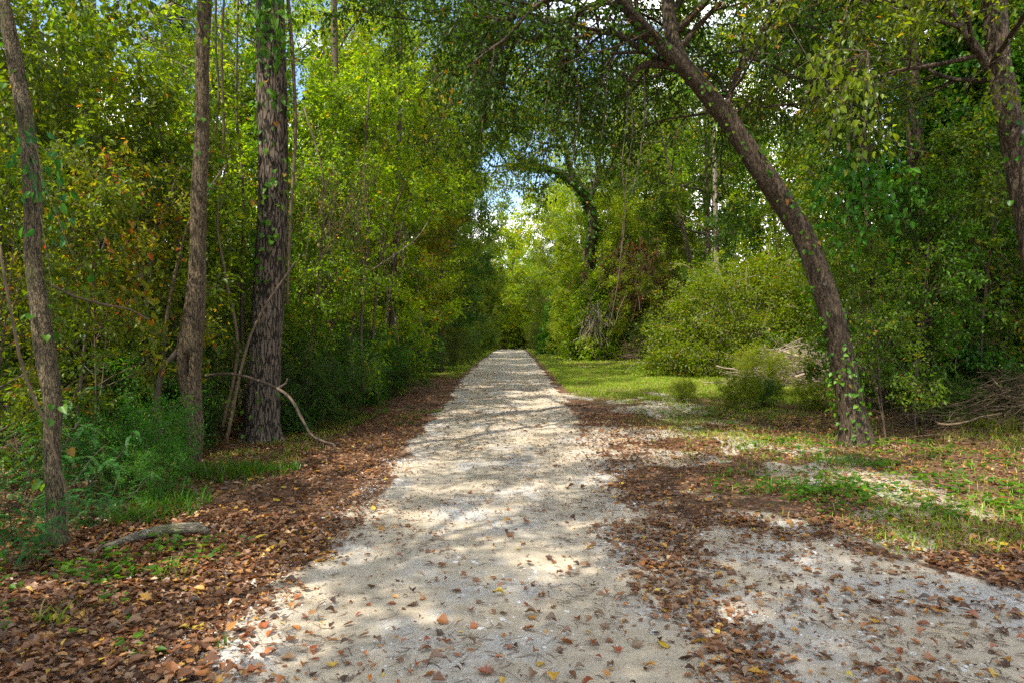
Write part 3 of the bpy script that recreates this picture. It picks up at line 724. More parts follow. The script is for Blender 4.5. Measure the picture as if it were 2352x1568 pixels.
row(lacy, [(-4.95, 6.4, 'mid', .62), (-4.75, 7.7, 'autumn', .66), (-5.4, 8.8, 'mid', .9), (-6.6, 8.7, 'mid', .95), (-5.9, 9.9, 'lime', 1), (-7.8, 9.8, 'mid', 1.05), (-6.4, 11.2, 'mid', .9), (-4.4, 11.8, 'mid', .8), (-3.5, 13.2, 'lime', .8), (-8.9, 11.5, 'dark', 1)],
    "thin stemmed {col} sapling between the left trunks, {nth}", "saplings between the left trunks")
row(feather, [(-3.45, 4.75, 'blue', .42), (-3.95, 5.35, 'blue', .7), (-3.55, 5.75, 'blue', .45), (-4.5, 6.1, 'blue', .9), (-4.05, 6.5, 'blue', .62), (-5.0, 7.2, 'vineg', .9)],
    "blue green feathery shrub with paired leaflets at the left edge, {nth}", "feathery shrubs at the left edge")
row(shrub, [(-3.95, 7.0, 'vineg', .42), (-3.5, 6.5, 'vineg', .26), (-5.0, 8.6, 'vineg', .7), (-4.75, 9.5, 'dark', .55), (-5.6, 10.6, 'dark', .8), (-6.4, 9.1, 'vineg', .8), (-3.75, 11.6, 'dark', .6), (-5.3, 9.0, 'mid', .9), (-3.5, 12.6, 'dark', .7), (-3.6, 15.0, 'vineg', .85), (-3.4, 18.0, 'dark', .9), (-3.5, 21.5, 'vineg', .9), (-3.4, 26, 'dark', 1), (-3.3, 31, 'mid', 1), (-3.3, 37, 'dark', 1.1), (-3.1, 44, 'mid', 1.1), (-3.1, 52, 'dark', 1.2), (-3, 61, 'mid', 1.2), (-3, 71, 'mid', 1.2)],
    "{col} shrub at the foot of the left wood, {nth}", "shrubs at the foot of the left wood")
row(feather_far, [(-3.7, 11.4, 'vineg', .55), (-3.7, 13.6, 'vineg', .75), (-3.9, 16.5, 'vineg', .95), (-3.8, 19.8, 'vineg', .9)],
    "dark feathery shrub with drooping fronds by the left verge, {nth}", "drooping feathery shrubs by the left verge")
# unseen trees added left of and behind the camera so their crowns shade the path
row(tall, [(-5.4, 0.5, 'mid', .8), (-5.8, -5, 'dark', .9), (-11.5, 3, 'mid', .7), (-3.0, -4.5, 'mid', .85), (1.8, -6.5, 'mid', .8), (-4.4, -1.9, 'mid', .72)], "tall {col} tree added out of view to shade the near path, {nth}", "unseen trees added for shade")
row(overt, [(-4.8, 22, 'mid', .72, .2), (-4.8, 29, 'mid', .95, -.2), (-4.6, 37, 'lime', 1.08, .3), (-5.4, 49, 'lime', 1.12, 2)], "{col} tree reaching over the path from the left wood, {nth}", "trees reaching over the path from the left")
row(overt, [(6.4, 54, 'lime', 1.1, 0), (9.8, 34, 'mid', .95, 2.8)], "{col} tree reaching over the path from the right wood, {nth}", "trees reaching over the path from the right")

# right wood
row(tall, [(9.6, 17, 'mid', .9), (13.5, 16, 'dark', .8), (11.2, 22.5, 'mid', 1.0), (15, 20, 'mid', 1), (12, 27, 'lime', 1), (15.5, 31, 'mid', 1), (10.5, 36, 'dark', 1), (13.5, 43, 'lime', 1.1), (9.5, 48, 'mid', 1.0), (6.2, 56, 'lime', .95), (10, 62, 'mid', 1.1), (5.2, 68, 'mid', 1), (5.0, 80, 'lime', 1)],
    "tall {col} tree in the wood right of the path, {nth}", "tall trees in the right wood")
row(under, [(9.6, 12.0, 'vineg', .8), (8.6, 13.0, 'vineg', .8), (10.2, 12.2, 'mid', .95), (8.6, 14.4, 'mid', 1), (11.8, 14.6, 'dark', 1), (12, 18.8, 'lime', 1), (12.6, 18, 'mid', 1.1), (14, 23, 'lime', 1.1), (9.6, 30, 'dark', .9), (8.3, 36, 'mid', 1), (7.6, 42, 'lime', 1.25), (5.6, 50, 'lime', 1.3), (4.1, 60, 'mid', 1.3), (3.9, 70, 'mid', 1.3), (3.8, 80, 'lime', 1.3)],
    "{col} small tree filling the right hand wood, {nth}", "small trees in the right wood")
row(lacy, [(6.5, 11.0, 'vineg', .7), (8.0, 11.6, 'mid', .8), (9.9, 11.4, 'lime', .8), (7.6, 14.6, 'mid', .9), (5.6, 10.2, 'mid', .55)],
    "thin {col} sapling behind the leaning trunk, {nth}", "saplings behind the leaning trunk")
row(shrub, [(4.75, 14.6, 'lime', .36), (5.5, 14.9, 'vineg', .33), (4.1, 16.2, 'lime', .26), (6.3, 14.4, 'lime', .3), (6.6, 17.5, 'lime', .6), (8.2, 12.6, 'dark', .7), (7.4, 11.6, 'vineg', .4), (10.6, 12.2, 'mid', .7), (12, 18, 'mid', 1), (7.6, 34, 'dark', 1.1), (6.4, 44, 'mid', 1.2), (4.4, 50, 'lime', 1.3), (3.4, 58, 'mid', 1.3), (3.2, 68, 'mid', 1.3)],
    "{col} shrub on the right of the path, {nth}", "shrubs on the right")
row(column, [(9.3, 14.2, 'vineg', .95), (10.9, 16.6, 'dark', 1.1), (6.6, 43, 'lime', .9), (9.9, 48, 'lime', 1.2), (4.3, 56, 'lime', 1)],
    "tree trunk buried in {col} creeper on the right, {nth}", "creeper covered trunks on the right")
# beyond the crest of the road
row(fart, [(-3.5, 96, 'mid', .9), (3.4, 99, 'lime', .8), (-7.5, 104, 'dark', 1.1), (7, 106, 'mid', 1), (0.6, 112, 'lime', .75), (-3, 118, 'mid', 1.0), (4.5, 121, 'dark', 1.1), (-10, 122, 'mid', 1.1), (11, 124, 'lime', 1.1)],
    "{col} tree closing the view beyond the crest of the path, {nth}", "trees beyond the crest")
row(fart, [(10.5, 54, 'lime', 1.15), (14.5, 50, 'mid', 1.2), (18.5, 46, 'lime', 1.1), (-3.4, 76, 'mid', 1.1), (2.6, 84, 'lime', 1.3), (0.2, 101, 'lime', 1.25), (-3.0, 91, 'mid', .6), (3.0, 92, 'lime', .6), (0.0, 98, 'lime', .7), (-6, 90, 'dark', .8), (6, 91, 'mid', .8), (-1.4, 108, 'mid', .9), (2, 116, 'lime', 1.1)],
    "full leaved {col} tree low in the background, {nth}", "full leaved background trees")
row(pine, [(14.0, 47, 'pine', .95), (-15.5, 31, 'pine', 1), (19, 44, 'pine', 1.05), (2.6, 135, 'pine', 1)], "straight pine rising above the leafy trees, {nth}", "tall pines")

# ---------------------------------------------------------------- the big trunks of the foreground
def big_tree(name, label, cat, pts, n, sides, mod, wm, lm, ext, spec, seed, limbs=(), creep=None, crown_name="crown", extra=None):
    tp, tr = trace(pts, n)
    root = thing(name, label, cat, tuple(tp[0] + np.array([0, 0, .03])))
    d = unit((tp[-1] - tp[-4])[None])[0]; d2 = unit(np.array([d[0] * .6, d[1], 1.0])[None])[0]
    top = np.array([tp[-1] + d2 * ext * s + np.array([d[0] - d2[0], 0, 0]) * .3 * s for s in (.12, .3, .5, .75, 1)])
    tp[0, 2] -= .08
    full = np.vstack([tp, spline(np.vstack([tp[-1], top]), 16)[1:]]); fr = np.concatenate([tr, tr[-1] * np.linspace(.95, .2, 15)])
    w, l = MB(), MB(); rng = np.random.default_rng(seed)
    tube(w, full, fr, sides, mod)
    if spec: grow(w, l, full[n - 2:], fr[n - 2:], spec, rng)
    for lb in limbs:
        q, qr = trace(lb['p'], 22); tube(w, q, qr, 10, bark_mod(seed + 3, 5, .05, 0))
        if lb.get('spec'): grow(w, l, q, qr, lb['spec'], rng)
    if extra: extra(w, l, rng)
    fin(w, "trunk", wm, root)
    if l.n: fin(l, crown_name, lm, root)
    if creep:
        cm = MB()
        for (a, b, m, L, sd) in creep: creeper(cm, full, fr, a, b, m, L, sd)
        fin(cm, "creeper", 'vineg', root)
    return root, full, fr

over = Spec(n=(9, 7, 6), len=(2.3, 1.1, .55), start=.1, leaf=.085, lpt=17, spread=.1, shape='round', ang=(65, 50, 45))
big_tree("slender_tree", "slender brown trunk leaning at the far left edge beside the mossy log", "tree",
    Yw(5.2, [(130, 1262, 40), (124, 1150, 37), (118, 1030, 36), (120, 930, 38), (102, 800, 42), (92, 700, 38), (78, 600, 35), (78, 450, 36), (64, 300, 32), (40, 150, 31), (10, 0, 30), (-12, -70, 29)], 5.6),
    70, 22, bark_mod(201, 6, .07, .3, .08), 'mossy', 'mid', 5.0, over, 301, creep=[(.02, .7, 60, .07, 1)])
def slit(seed):
    b = bark_mod(seed, 7, .06, .15, .07)
    def f(th, t):
        d = np.minimum(np.abs(th - .25), 6.2832 - np.abs(th - .25)); g = np.exp(-((t - .262) / .036) ** 4)
        return b(th, t) * (1 - .85 * np.exp(-(d / .30) ** 2) * g + .16 * np.exp(-((d - .65) / .25) ** 2) * g)
    return f
big_tree("hollow_slit_tree", "brown trunk with a dark slit hollow at chest height, between slender tree and thick pine", "tree",
    Yw(7.8, [(438, 1096, 33), (447, 1010, 36), (441, 920, 41), (433, 850, 50), (436, 790, 55), (448, 700, 44), (456, 580, 36), (458, 450, 33), (466, 300, 31), (467, 150, 30), (474, 0, 33), (478, -60, 32)], 8.0),
    150, 60, slit(211), 'smooth', 'mid', 6.0, over, 302, creep=[(.55, 1, 60, .07, 2)])
big_tree("thick_pine", "thickest trunk with deeply furrowed grey brown bark left of the path", "pine",
    Yw(10.4, [(600, 1018, 72), (603, 930, 73), (607, 850, 72), (613, 750, 69), (622, 600, 67), (628, 450, 66), (628, 300, 66), (624, 100, 64), (622, -60, 62)], 10.4),
    220, 96, bark_mod(221, 22, .055, .35, .03), 'pinebark', 'mid', 8.0, over, 303, creep=[(.42, .9, 330, .10, 3), (.0, .2, 40, .06, 9)])
arch = Spec(n=(13, 7, 6), len=(1.7, .9, .55), start=.12, leaf=.085, lpt=12, spread=.09, trop=(-.1, -.1, -.4), aspect=.5)
arch2 = Spec(n=(13, 8, 6), len=(2.5, 1.2, .65), start=.03, leaf=.09, lpt=15, spread=.1, aspect=.5)
big_tree("leaning_tree", "thick lichen spotted trunk leaning left over the path and forking near the top", "tree",
    [(1970, 1032, 9.9, 64), (1958, 950, 9.9, 59), (1940, 860, 9.85, 54), (1920, 760, 9.8, 51), (1890, 660, 9.75, 51), (1853, 560, 9.7, 51), (1800, 470, 9.6, 49), (1740, 380, 9.5, 47), (1680, 292, 9.4, 45), (1622, 218, 9.3, 43), (1574, 162, 9.2, 40), (1505, 98, 9.1, 33), (1445, 30, 9.0, 27), (1405, -40, 9.0, 24)],
    130, 40, bark_mod(231, 10, .05, .32, .05), 'lean', 'dark', 4.5, arch2, 304,
    limbs=[dict(p=[(1575, 165, 9.2, 40), (1552, 120, 9.25, 36), (1538, 60, 9.3, 32), (1528, -40, 9.4, 30), (1510, -220, 9.6, 22), (1530, -420, 9.8, 8)], spec=arch2),
           dict(p=[(1580, 170, 9.2, 24), (1530, 150, 9.3, 18), (1475, 118, 9.4, 15), (1420, 84, 9.6, 14), (1370, 78, 9.8, 12), (1310, 95, 10, 10), (1250, 88, 10.2, 8), (1190, 100, 10.4, 6), (1130, 130, 10.6, 3)], spec=arch),
           dict(p=[(1405, -40, 9.0, 20), (1320, -30, 9.4, 18), (1240, 14, 9.8, 15), (1160, 50, 10.2, 11), (1100, 72, 10.6, 8), (1040, 95, 11, 3)], spec=arch),
           dict(p=[(1460, 40, 9.05, 16), (1400, 10, 9.8, 14), (1350, 20, 11, 12), (1300, 60, 12.5, 10), (1240, 130, 14, 8), (1180, 200, 15, 4)], spec=arch),
           dict(p=[(1720, 350, 9.45, 14), (1680, 250, 9.9, 12), (1640, 180, 10.8, 11), (1560, 160, 12, 9), (1460, 200, 13.2, 6), (1400, 250, 14, 3)], spec=arch),
           dict(p=[(1660, 265, 9.4, 14), (1690, 180, 9.6, 12), (1740, 100, 9.9, 10), (1800, 60, 10.2, 8), (1880, 70, 10.6, 4)], spec=arch),
           dict(p=[(1560, 155, 9.2, 22), (1500, 150, 9.3, 17), (1470, 156, 9.35, 14), (1440, 190, 9.4, 5)])],
    creep=[(.04, .2, 190, .06, 4), (.02, .5, 200, .075, 5), (.4, .85, 200, .075, 6)])
big_tree("straight_tree", "straight spotted trunk right of the leaning tree, its foot in dry grass", "tree",
    Yw(13.0, [(2140, 968, 44), (2134, 880, 40), (2128, 750, 37), (2118, 600, 36), (2106, 420, 37), (2096, 280, 34), (2089, 150, 31), (2085, 0, 29), (2084, -60, 28)], 12.6),
    90, 26, bark_mod(241, 8, .05, .3, .05), 'lean', 'dark', 5.0, arch2, 305,
    limbs=[dict(p=[(2090, 200, 12.7, 14), (2050, 160, 12.6, 12), (1995, 136, 12.5, 10), (1930, 145, 12.4, 7), (1860, 150, 12.3, 3)], spec=arch)], creep=[(.3, .7, 160, .08, 7)])
big_tree("right_edge_tree", "trunk at the top right corner with a forked limb rising to the left", "tree",
    Yw(9.2, [(2440, 1040, 62), (2420, 900, 58), (2392, 700, 54), (2362, 520, 52), (2340, 400, 52), (2318, 290, 50), (2302, 210, 50), (2288, 130, 48), (2279, 0, 46), (2274, -60, 45)], 8.8),
    90, 34, bark_mod(251, 8, .05, .3, .05), 'lean', 'mid', 5.0, arch2, 306,
    limbs=[dict(p=[(2300, 200, 9.0, 34), (2265, 152, 8.95, 24), (2235, 110, 8.9, 20), (2200, 60, 8.9, 18), (2165, 12, 8.8, 16), (2120, -50, 8.8, 12), (2040, -160, 8.8, 6)], spec=arch2)], creep=[(.3, .95, 90, .09, 8)])
big_tree("pale_tree", "pale sunlit trunk glimpsed behind the leaning tree", "tree",
    Yw(15.5, [(1982, 900, 28), (1978, 760, 26), (1972, 620, 25), (1968, 450, 26), (1962, 250, 24), (1958, 0, 22), (1956, -50, 22)], 15.5), 50, 16, bark_mod(261, 6), 'pale', 'dark', 4.0, arch2, 307)
for k, (pp, Y, mat, lab) in enumerate([
    ([(765, 905, 18), (762, 750, 16), (752, 600, 15), (768, 400, 14), (772, 200, 14), (768, -40, 13)], 16.5, 'branch', "thin dark trunk just right of the thick pine"),
    ([(893, 895, 20), (900, 760, 17), (905, 640, 15), (912, 480, 13), (918, 300, 11)], 18.5, 'branch', "thin dark trunk in the leafy wall left of the path"),
    ([(205, 900, 36), (208, 600, 33), (212, 300, 30), (210, 100, 28), (208, -50, 27)], 15.0, 'pale', "grey straight trunk against the bright sky at upper left"),
    ([(1010, 845, 12), (1012, 700, 10), (1016, 560, 9)], 30.0, 'branch', "small dark trunk deep in the left wall near the crest"),
    ([(1640, 800, 14), (1646, 600, 12), (1643, 480, 11), (1640, 350, 10)], 31.0, 'pale', "thin straight grey trunk standing above the sunlit mound of bushes"),
    ([(2030, 930, 16), (2018, 800, 14), (2000, 600, 14), (1985, 400, 13), (1980, 200, 12)], 13.5, 'mossy', "thin dark trunk right behind the leaning tree"),
    ([(2215, 950, 22), (2190, 800, 22), (2180, 600, 24), (2175, 400, 22), (2172, 0, 20)], 14.2, 'smooth', "dark vine hung trunk between straight tree and right edge"),
    ([(2335, 960, 30), (2330, 700, 26), (2310, 500, 22), (2290, 300, 20)], 15.0, 'mossy', "dim trunk in the shade at the right edge")]):
    big_tree("slim_tree", lab, "tree", Yw(Y, pp, Y), 40, 14, bark_mod(270 + k, 6), mat, 'mid', 3.5, Spec(n=(8, 6, 5), len=(1.8, .9, .5), start=.0, leaf=.09, lpt=16) if k != 4 else None, 320 + k,
             limbs=[dict(p=[(210, 160, 15, 15), (280, 70, 14.6, 14), (340, 35, 14.2, 12), (400, 15, 14, 10), (450, -20, 13.8, 6)], spec=arch), dict(p=[(210, 200, 15, 12), (170, 140, 14.8, 12), (130, 125, 14.8, 10), (70, 150, 14.8, 5)], spec=arch)] if k == 2 else ())
# the arching tree in the middle distance
arch3 = Spec(n=(9, 7, 6), len=(3.0, 1.6, .8), start=.15, leaf=.14, lpt=16, spread=.2, trop=(0, -.1, -.4))
big_tree("arching_tree", "dark forked tree arching over the path in the middle distance", "tree",
    Yw(46, [(1352, 822, 30), (1345, 700, 27), (1350, 600, 26), (1362, 520, 25), (1345, 450, 24), (1310, 415, 20), (1270, 392, 15), (1230, 384, 11), (1180, 380, 8), (1130, 385, 4)], 42), 70, 16, bark_mod(281, 6), 'mossy', 'mid', .5, None, 308,
    limbs=[dict(p=[(1350, 460, 45, 20), (1375, 400, 45, 15), (1372, 350, 45, 12), (1385, 280, 45, 9), (1370, 200, 45, 4)], spec=arch3),
           dict(p=[(1345, 450, 45, 20), (1310, 390, 44, 14), (1295, 330, 43, 11), (1260, 270, 42, 8), (1230, 200, 41, 4)], spec=arch3),
           dict(p=[(1240, 386, 43, 10), (1190, 365, 43, 8), (1165, 340, 42, 6), (1155, 300, 42, 3)], spec=Spec(n=(6, 5, 5), len=(1.6, 1, .6), start=.3, leaf=.13, lpt=12, spread=.15)),
           dict(p=[(1420, 600, 46, 16), (1440, 500, 46, 12), (1480, 400, 46, 10), (1500, 300, 46, 5)], spec=arch3)],
    creep=[(0, .75, 1100, .22, 10)])

# sunlit mound of shrubs and creepers at the far side of the clearing
def mound(cx, cy, rx, ry, h, n, seed, name, label, mat, L=.07, lpt=40, slope=.25):
    root = thing(name, label, "bush", (cx, cy, float(hgt(np.array(cx, float), np.array(cy, float))) - .05))
    w, l = MB(), MB(); rng = np.random.default_rng(seed); LP = []
    for i in range(n):
        a = rng.uniform(0, 6.28); t = rng.random() ** .8; e = math.acos(1 - t)
        k = .50 + .42 * float(vnoise(np.array(a * 1.6 + 3), np.array(e * 3.), seed)) + .34 * float(vnoise(np.array(a * 5 + 3), np.array(e * 7.), seed + 1)) + (.22 * rng.random() if rng.random() < .18 else 0)
        p = np.array([cx + rx * k * math.cos(a) * math.sin(e), cy + ry * k * math.sin(a) * math.sin(e), h * k * math.cos(e) * (1 + slope * math.cos(a) * math.sin(e)) + .1])
        o = np.array([math.cos(a) * math.sin(e), math.sin(a) * math.sin(e), math.cos(e) * .7])
        bp = branch_pts(p - o * .35, o + rng.normal(0, .5, 3), rng.uniform(.4, .9), -.35, rng, 4); LP.append(bp)
        if i % 4 == 0: tube(w, np.vstack([[cx + rng.normal(0, rx * .15), cy + rng.normal(0, ry * .15), 0], (bp[0] + [cx, cy, 0]) / 2 + [0, 0, .2], bp]), .008, 4, cap=False)
    put_leaves(l, LP, Spec(leaf=L, lpt=lpt, spread=.13, aspect=.6), rng)
    fin(w, "stems", 'stick', root); fin(l, "foliage", mat, root)
mound(8.9, 25.5, 3.7, 2.6, 4.9, 1500, 401, "bush", "large sunlit yellow green mound of bushes at the far side of the clearing", 'lime', .095, 46)
mound(10.8, 24.0, 2.6, 2.0, 3.0, 450, 402, "bush", "lower green bush behind the pile of dead branches", 'mid', .11, 42)
mound(5.9, 43.5, 2.4, 1.8, 6.0, 700, 403, "bush", "tall sunlit creeper draped bush right of the path in the middle distance", 'lime', .17, 34)
mound(8.8, 44, 3.0, 1.8, 9.5, 1100, 404, "bush", "tall mass of green creeper beside the arching tree", 'lime', .17, 34)
mound(6.6, 46.5, 3.0, 2.0, 12.5, 1200, 406, "bush", "highest creeper mass hanging around the arching tree's trunk", 'lime', .17, 30)
mound(11.0, 46, 2.8, 2.0, 9.5, 900, 407, "bush", "green leafy mass behind the right end of the clearing", 'mid', .17, 30)
mound(-1.3, 90, 2.2, 1.5, 6.5, 260, 408, "bush", "bright bush closing the left half of the far end of the path", 'lime', .3, 20)
mound(2.2, 93, 2.2, 1.5, 5.5, 260, 409, "bush", "bright bush closing the right half of the far end of the path", 'lime', .3, 20)
mound(3.9, 57, 1.5, 2.0, 6.0, 450, 405, "bush", "feathery green bush close to the right edge of the far path", 'vineg', .2, 30)

def tangle(label, px, py, Y, wd, ht, n, seed, mat='vinew', leafm='rust', nl=0):
    rng = np.random.default_rng(seed); c = P(px, py, Y); root = thing("vine_tangle", label, "vines", tuple(c)); w, l = MB(), MB()
    for i in range(n):
        p = c + np.array([rng.normal(0, wd * .45), rng.normal(0, .25), rng.uniform(.1, .5) * ht]); L = rng.uniform(.4, 1) * ht
        q = branch_pts(p, np.array([rng.normal(0, .4), rng.normal(0, .1), -1]), L, -.1, rng, 8, .3); q[:, 2] = np.maximum(q[:, 2], .02)
        tube(w, q, rng.uniform(.004, .011) * (Y / 25) , 4, cap=False)
        if nl: k = rng.integers(1, 9, nl); leaves(l, q[k - 1] + rng.normal(0, .12, (nl, 3)), rng.normal(0, .5, (nl, 3)) + [0, 0, -.8], rng.normal(0, 1, (nl, 3)), rng.uniform(.08, .15, nl) * (Y / 30), .6, 'diamond', None, rng)
    fin(w, "stems", mat, root)
    if nl: fin(l, "leaves", leafm, root)
tangle("rusty tangle of dead vines on the creeper mass beside the arching tree", 1470, 640, 41.0, 2.2, 5.0, 90, 451, nl=14)
tangle("thin pale vine stems hanging at the front of the middle distance creeper", 1370, 740, 40.5, 1.3, 2.6, 40, 452, 'pale')
tangle("tangle of brown twigs hanging in the left leafy wall", 770, 520, 12.0, .9, 3.0, 60, 453, nl=5)
tangle("brown tangle of vines wrapped around the buried trunk at right", 2190, 560, 12.0, .5, 3.2, 70, 454, nl=8)
tangle("dry stems and dead leaves hanging between leaning and straight trees", 2010, 760, 11.5, .8, 1.6, 45, 455, 'stick', nl=4)

# ---------------------------------------------------------------- logs, dead branches, vines, bare stems
def stick_thing(name, label, cat, pts, mat, group=None, sides=9, n=24, mod=None, parts=(), world=None):
    q, r = trace(pts, n) if world is None else world
    root = thing(name, label, cat, tuple(q[0]), group) if parts else None
    w = MB(); tube(w, q, r, sides, mod or bark_mod(len(label), 4, .06, 0, .06))
    if root is None:
        o = w.obj(name, M[mat]); tag(o, label, cat, group); return o
    fin(w, parts[0][0], mat, root)
    for nm, pp in parts[1:]:
        q2, r2 = trace(pp, 16); w2 = MB(); tube(w2, q2, r2, 8, bark_mod(5, 4, .06, 0)); fin(w2, nm, mat, root)
stick_thing("fallen_log", "mossy forked log lying at the foot of the slender left tree", "log",
    [(120, 1300, 4.95, 6), (178, 1279, 5.05, 11), (240, 1258, 5.15, 17), (300, 1236, 5.25, 20), (350, 1222, 5.35, 24), (410, 1213, 5.4, 26), (455, 1212, 5.4, 24), (476, 1224, 5.4, 13)], 'logm', sides=18, n=40,
    parts=[("main_stem",), ("side_branch", [(345, 1230, 5.4, 14), (290, 1232, 5.5, 13), (240, 1233, 5.6, 13), (196, 1230, 5.65, 8)])])
stick_thing("dead_branch", "bare dark branch arching down in front of the thick pine to the leaves", "branch",
    [(470, 862, 8.7, 7), (520, 857, 8.7, 6), (570, 866, 8.6, 7), (630, 888, 8.5, 7), (668, 915, 8.4, 7), (695, 965, 8.3, 7), (715, 998, 8.25, 6), (745, 1014, 8.2, 6), (766, 1020, 8.2, 5), (768, 1034, 8.2, 4)], 'branch',
    parts=[("main_stem",), ("side_twig", [(640, 890, 8.5, 6), (655, 880, 8.5, 5), (660, 868, 8.5, 3)])])
stick_thing("dead_branch", "pale stick lying on the leaves right of the leaning tree foot", "branch", [(2028, 1015, 10, 8), (2065, 1030, 9.6, 9), (2105, 1048, 9.4, 7)], 'stick')
stick_thing("hanging_vine", "long woody vine curving down across the left edge to the ground", "vine",
    [(0, 560, 4.8, 6), (12, 640, 4.8, 6), (30, 740, 4.85, 6), (48, 830, 4.9, 7), (75, 910, 4.95, 7), (105, 975, 5, 6), (130, 1060, 5.05, 5), (150, 1130, 5.1, 5), (152, 1200, 5.1, 4), (145, 1262, 5.15, 4)], 'vinew')
stick_thing("dead_branch", "slim bare branch crossing from the slender left tree to the saplings", "branch", [(118, 655, 5.3, 6), (170, 680, 5.6, 5), (240, 700, 6, 6), (300, 712, 6.4, 5), (340, 735, 6.6, 4)], 'vinew')
stick_thing("forked_branch", "brown slanting branch propped against the hollow slit tree", "branch", [(438, 765, 7.9, 14), (400, 815, 7.8, 13), (372, 850, 7.8, 12), (362, 920, 7.8, 12), (362, 1010, 7.8, 13), (360, 1098, 7.8, 13)], 'branch')
# bare slanting stems among the left trunks
BS = [([(330, 760, 12), (340, 660, 11), (352, 580, 8), (380, 480, 6), (420, 380, 4)], 8.6, 'pale'), ([(372, 850, 8), (385, 720, 8), (405, 620, 6), (440, 500, 5), (520, 380, 3)], 8.2, 'vinew'), ([(360, 1090, 9), (352, 900, 8), (330, 760, 6), (318, 600, 5), (335, 450, 4)], 8.4, 'vinew'),
      ([(170, 1020, 7), (190, 830, 7), (215, 650, 5), (260, 500, 4)], 7.0, 'branch'), ([(510, 980, 8), (545, 800, 8), (520, 640, 6), (500, 500, 5), (530, 340, 4)], 9.3, 'vinew'), ([(520, 1010, 8), (560, 820, 7), (600, 720, 6), (680, 600, 4)], 9.0, 'vinew'),
      ([(700, 930, 8), (720, 760, 7), (735, 600, 6), (745, 420, 5), (700, 250, 4)], 12.4, 'vinew'), ([(850, 900, 7), (862, 700, 7), (880, 560, 6), (930, 420, 4)], 14.5, 'vinew'), ([(800, 890, 7), (812, 720, 6), (840, 600, 5), (850, 480, 4)], 13.5, 'branch'),
      ([(905, 800, 6), (912, 690, 5), (925, 600, 5), (930, 520, 4)], 17.5, 'pale'), ([(880, 840, 7), (890, 720, 6), (915, 560, 5), (948, 430, 3)], 16.0, 'branch'), ([(835, 900, 8), (830, 740, 7), (845, 560, 6), (838, 380, 5), (850, 200, 4)], 13.0, 'branch'), ([(985, 830, 6), (992, 720, 5), (988, 600, 4)], 24, 'branch'), ([(855, 620, 3), (900, 590, 3), (960, 545, 3), (1000, 480, 2)], 12.5, 'pale'), ([(420, 900, 7), (400, 700, 6), (410, 520, 5), (380, 360, 4), (350, 200, 3)], 9.6, 'branch'), ([(270, 1000, 8), (262, 820, 8), (240, 600, 7), (245, 400, 5), (230, 250, 4)], 9.5, 'branch'), ([(660, 700, 6), (668, 500, 7), (680, 300, 8), (672, 100, 8), (660, -40, 8)], 10.2, 'vinew'),
      ([(560, 960, 8), (555, 700, 7), (560, 450, 6), (545, 250, 5), (550, -20, 5)], 11.2, 'branch'), ([(500, -40, 5), (498, 100, 5), (505, 230, 5), (492, 330, 4)], 9, 'branch'), ([(520, -40, 5), (512, 120, 6), (516, 300, 5), (508, 390, 4)], 9.2, 'vinew')]
for i, (pp, Y, mat) in enumerate(BS):
    stick_thing("bare_stem", "thin bare stem among the left trunks, %s when counted outward from the far left" % ORD[i % 20].replace("nearest", "first"), "stem", Yw(Y, [(a, b, w) for a, b, w in pp], Y + .3), mat, "bare stems among the left trunks", sides=6)
# vines hanging from the arching limbs
HV = [([(1432, 150, 2), (1440, 260, 2.4), (1428, 380, 2.4), (1436, 480, 2), (1425, 600, 2)], 9.4), ([(1448, 190, 2.4), (1452, 300, 2.4), (1440, 400, 2), (1430, 520, 2), (1420, 640, 2), (1398, 760, 2)], 9.45), ([(1478, 170, 4), (1480, 260, 4), (1470, 350, 3), (1448, 460, 2)], 9.35),
      ([(1310, 100, 3), (1330, 240, 3), (1318, 350, 3), (1310, 420, 2)], 10), ([(1255, 90, 3), (1262, 180, 3), (1250, 260, 2)], 10.2), ([(1385, 85, 3), (1392, 210, 3), (1380, 330, 2)], 9.8)]
for i, (pp, Y) in enumerate(HV):
    stick_thing("hanging_vine", "dark vine hanging over the path, %s by nearness to the leaning trunk" % ORD[i].replace("nearest", "first"), "vine", Yw(Y, pp, Y), 'branch', "vines hanging over the path", sides=5)
stick_thing("hanging_vine", "thin pale twig sweeping across the upper right with drooping leaves", "vine", [(1810, 60, 6.5, 1.6), (1850, 130, 6.5, 2), (1890, 190, 6.6, 2), (1950, 250, 6.6, 2), (2010, 300, 6.7, 2), (2080, 340, 6.8, 1.5), (2130, 352, 6.8, 1)], 'branch')
# drooping spray of big pale leaves near the camera, upper right
def spray(name, label, spots, Y, mat, L, seed, n=12):
    rng = np.random.default_rng(seed); root = thing(name, label, "branch", tuple(P(spots[0][0], spots[0][1], Y)))
    w, l = MB(), MB()
    for (a, b) in spots[1:]:
        q = np.array([P(spots[0][0], spots[0][1], Y), (P(spots[0][0], spots[0][1], Y) + P(a, b, Y)) / 2 + np.array([0, rng.normal(0, .1), .12]), P(a, b, Y + rng.normal(0, .15))]); q = spline(q, 12)
        tube(w, q, np.linspace(.0035, .0015, 12), 4, cap=False)
        m = n; t = rng.uniform(4, 11, m); i = t.astype(int); p = q[i] + rng.normal(0, .07, (m, 3))
        leaves(l, p, rng.normal(0, .45, (m, 3)) + np.array([0, 0, -1]), rng.normal(0, .6, (m, 3)) + np.array([0, -.7, .3]), L * rng.uniform(.6, 1.15, m), .62, 'ovate', rng.random(m) * .95, rng)
    fin(w, "twigs", 'branch', root); fin(l, "leaves", mat, root)
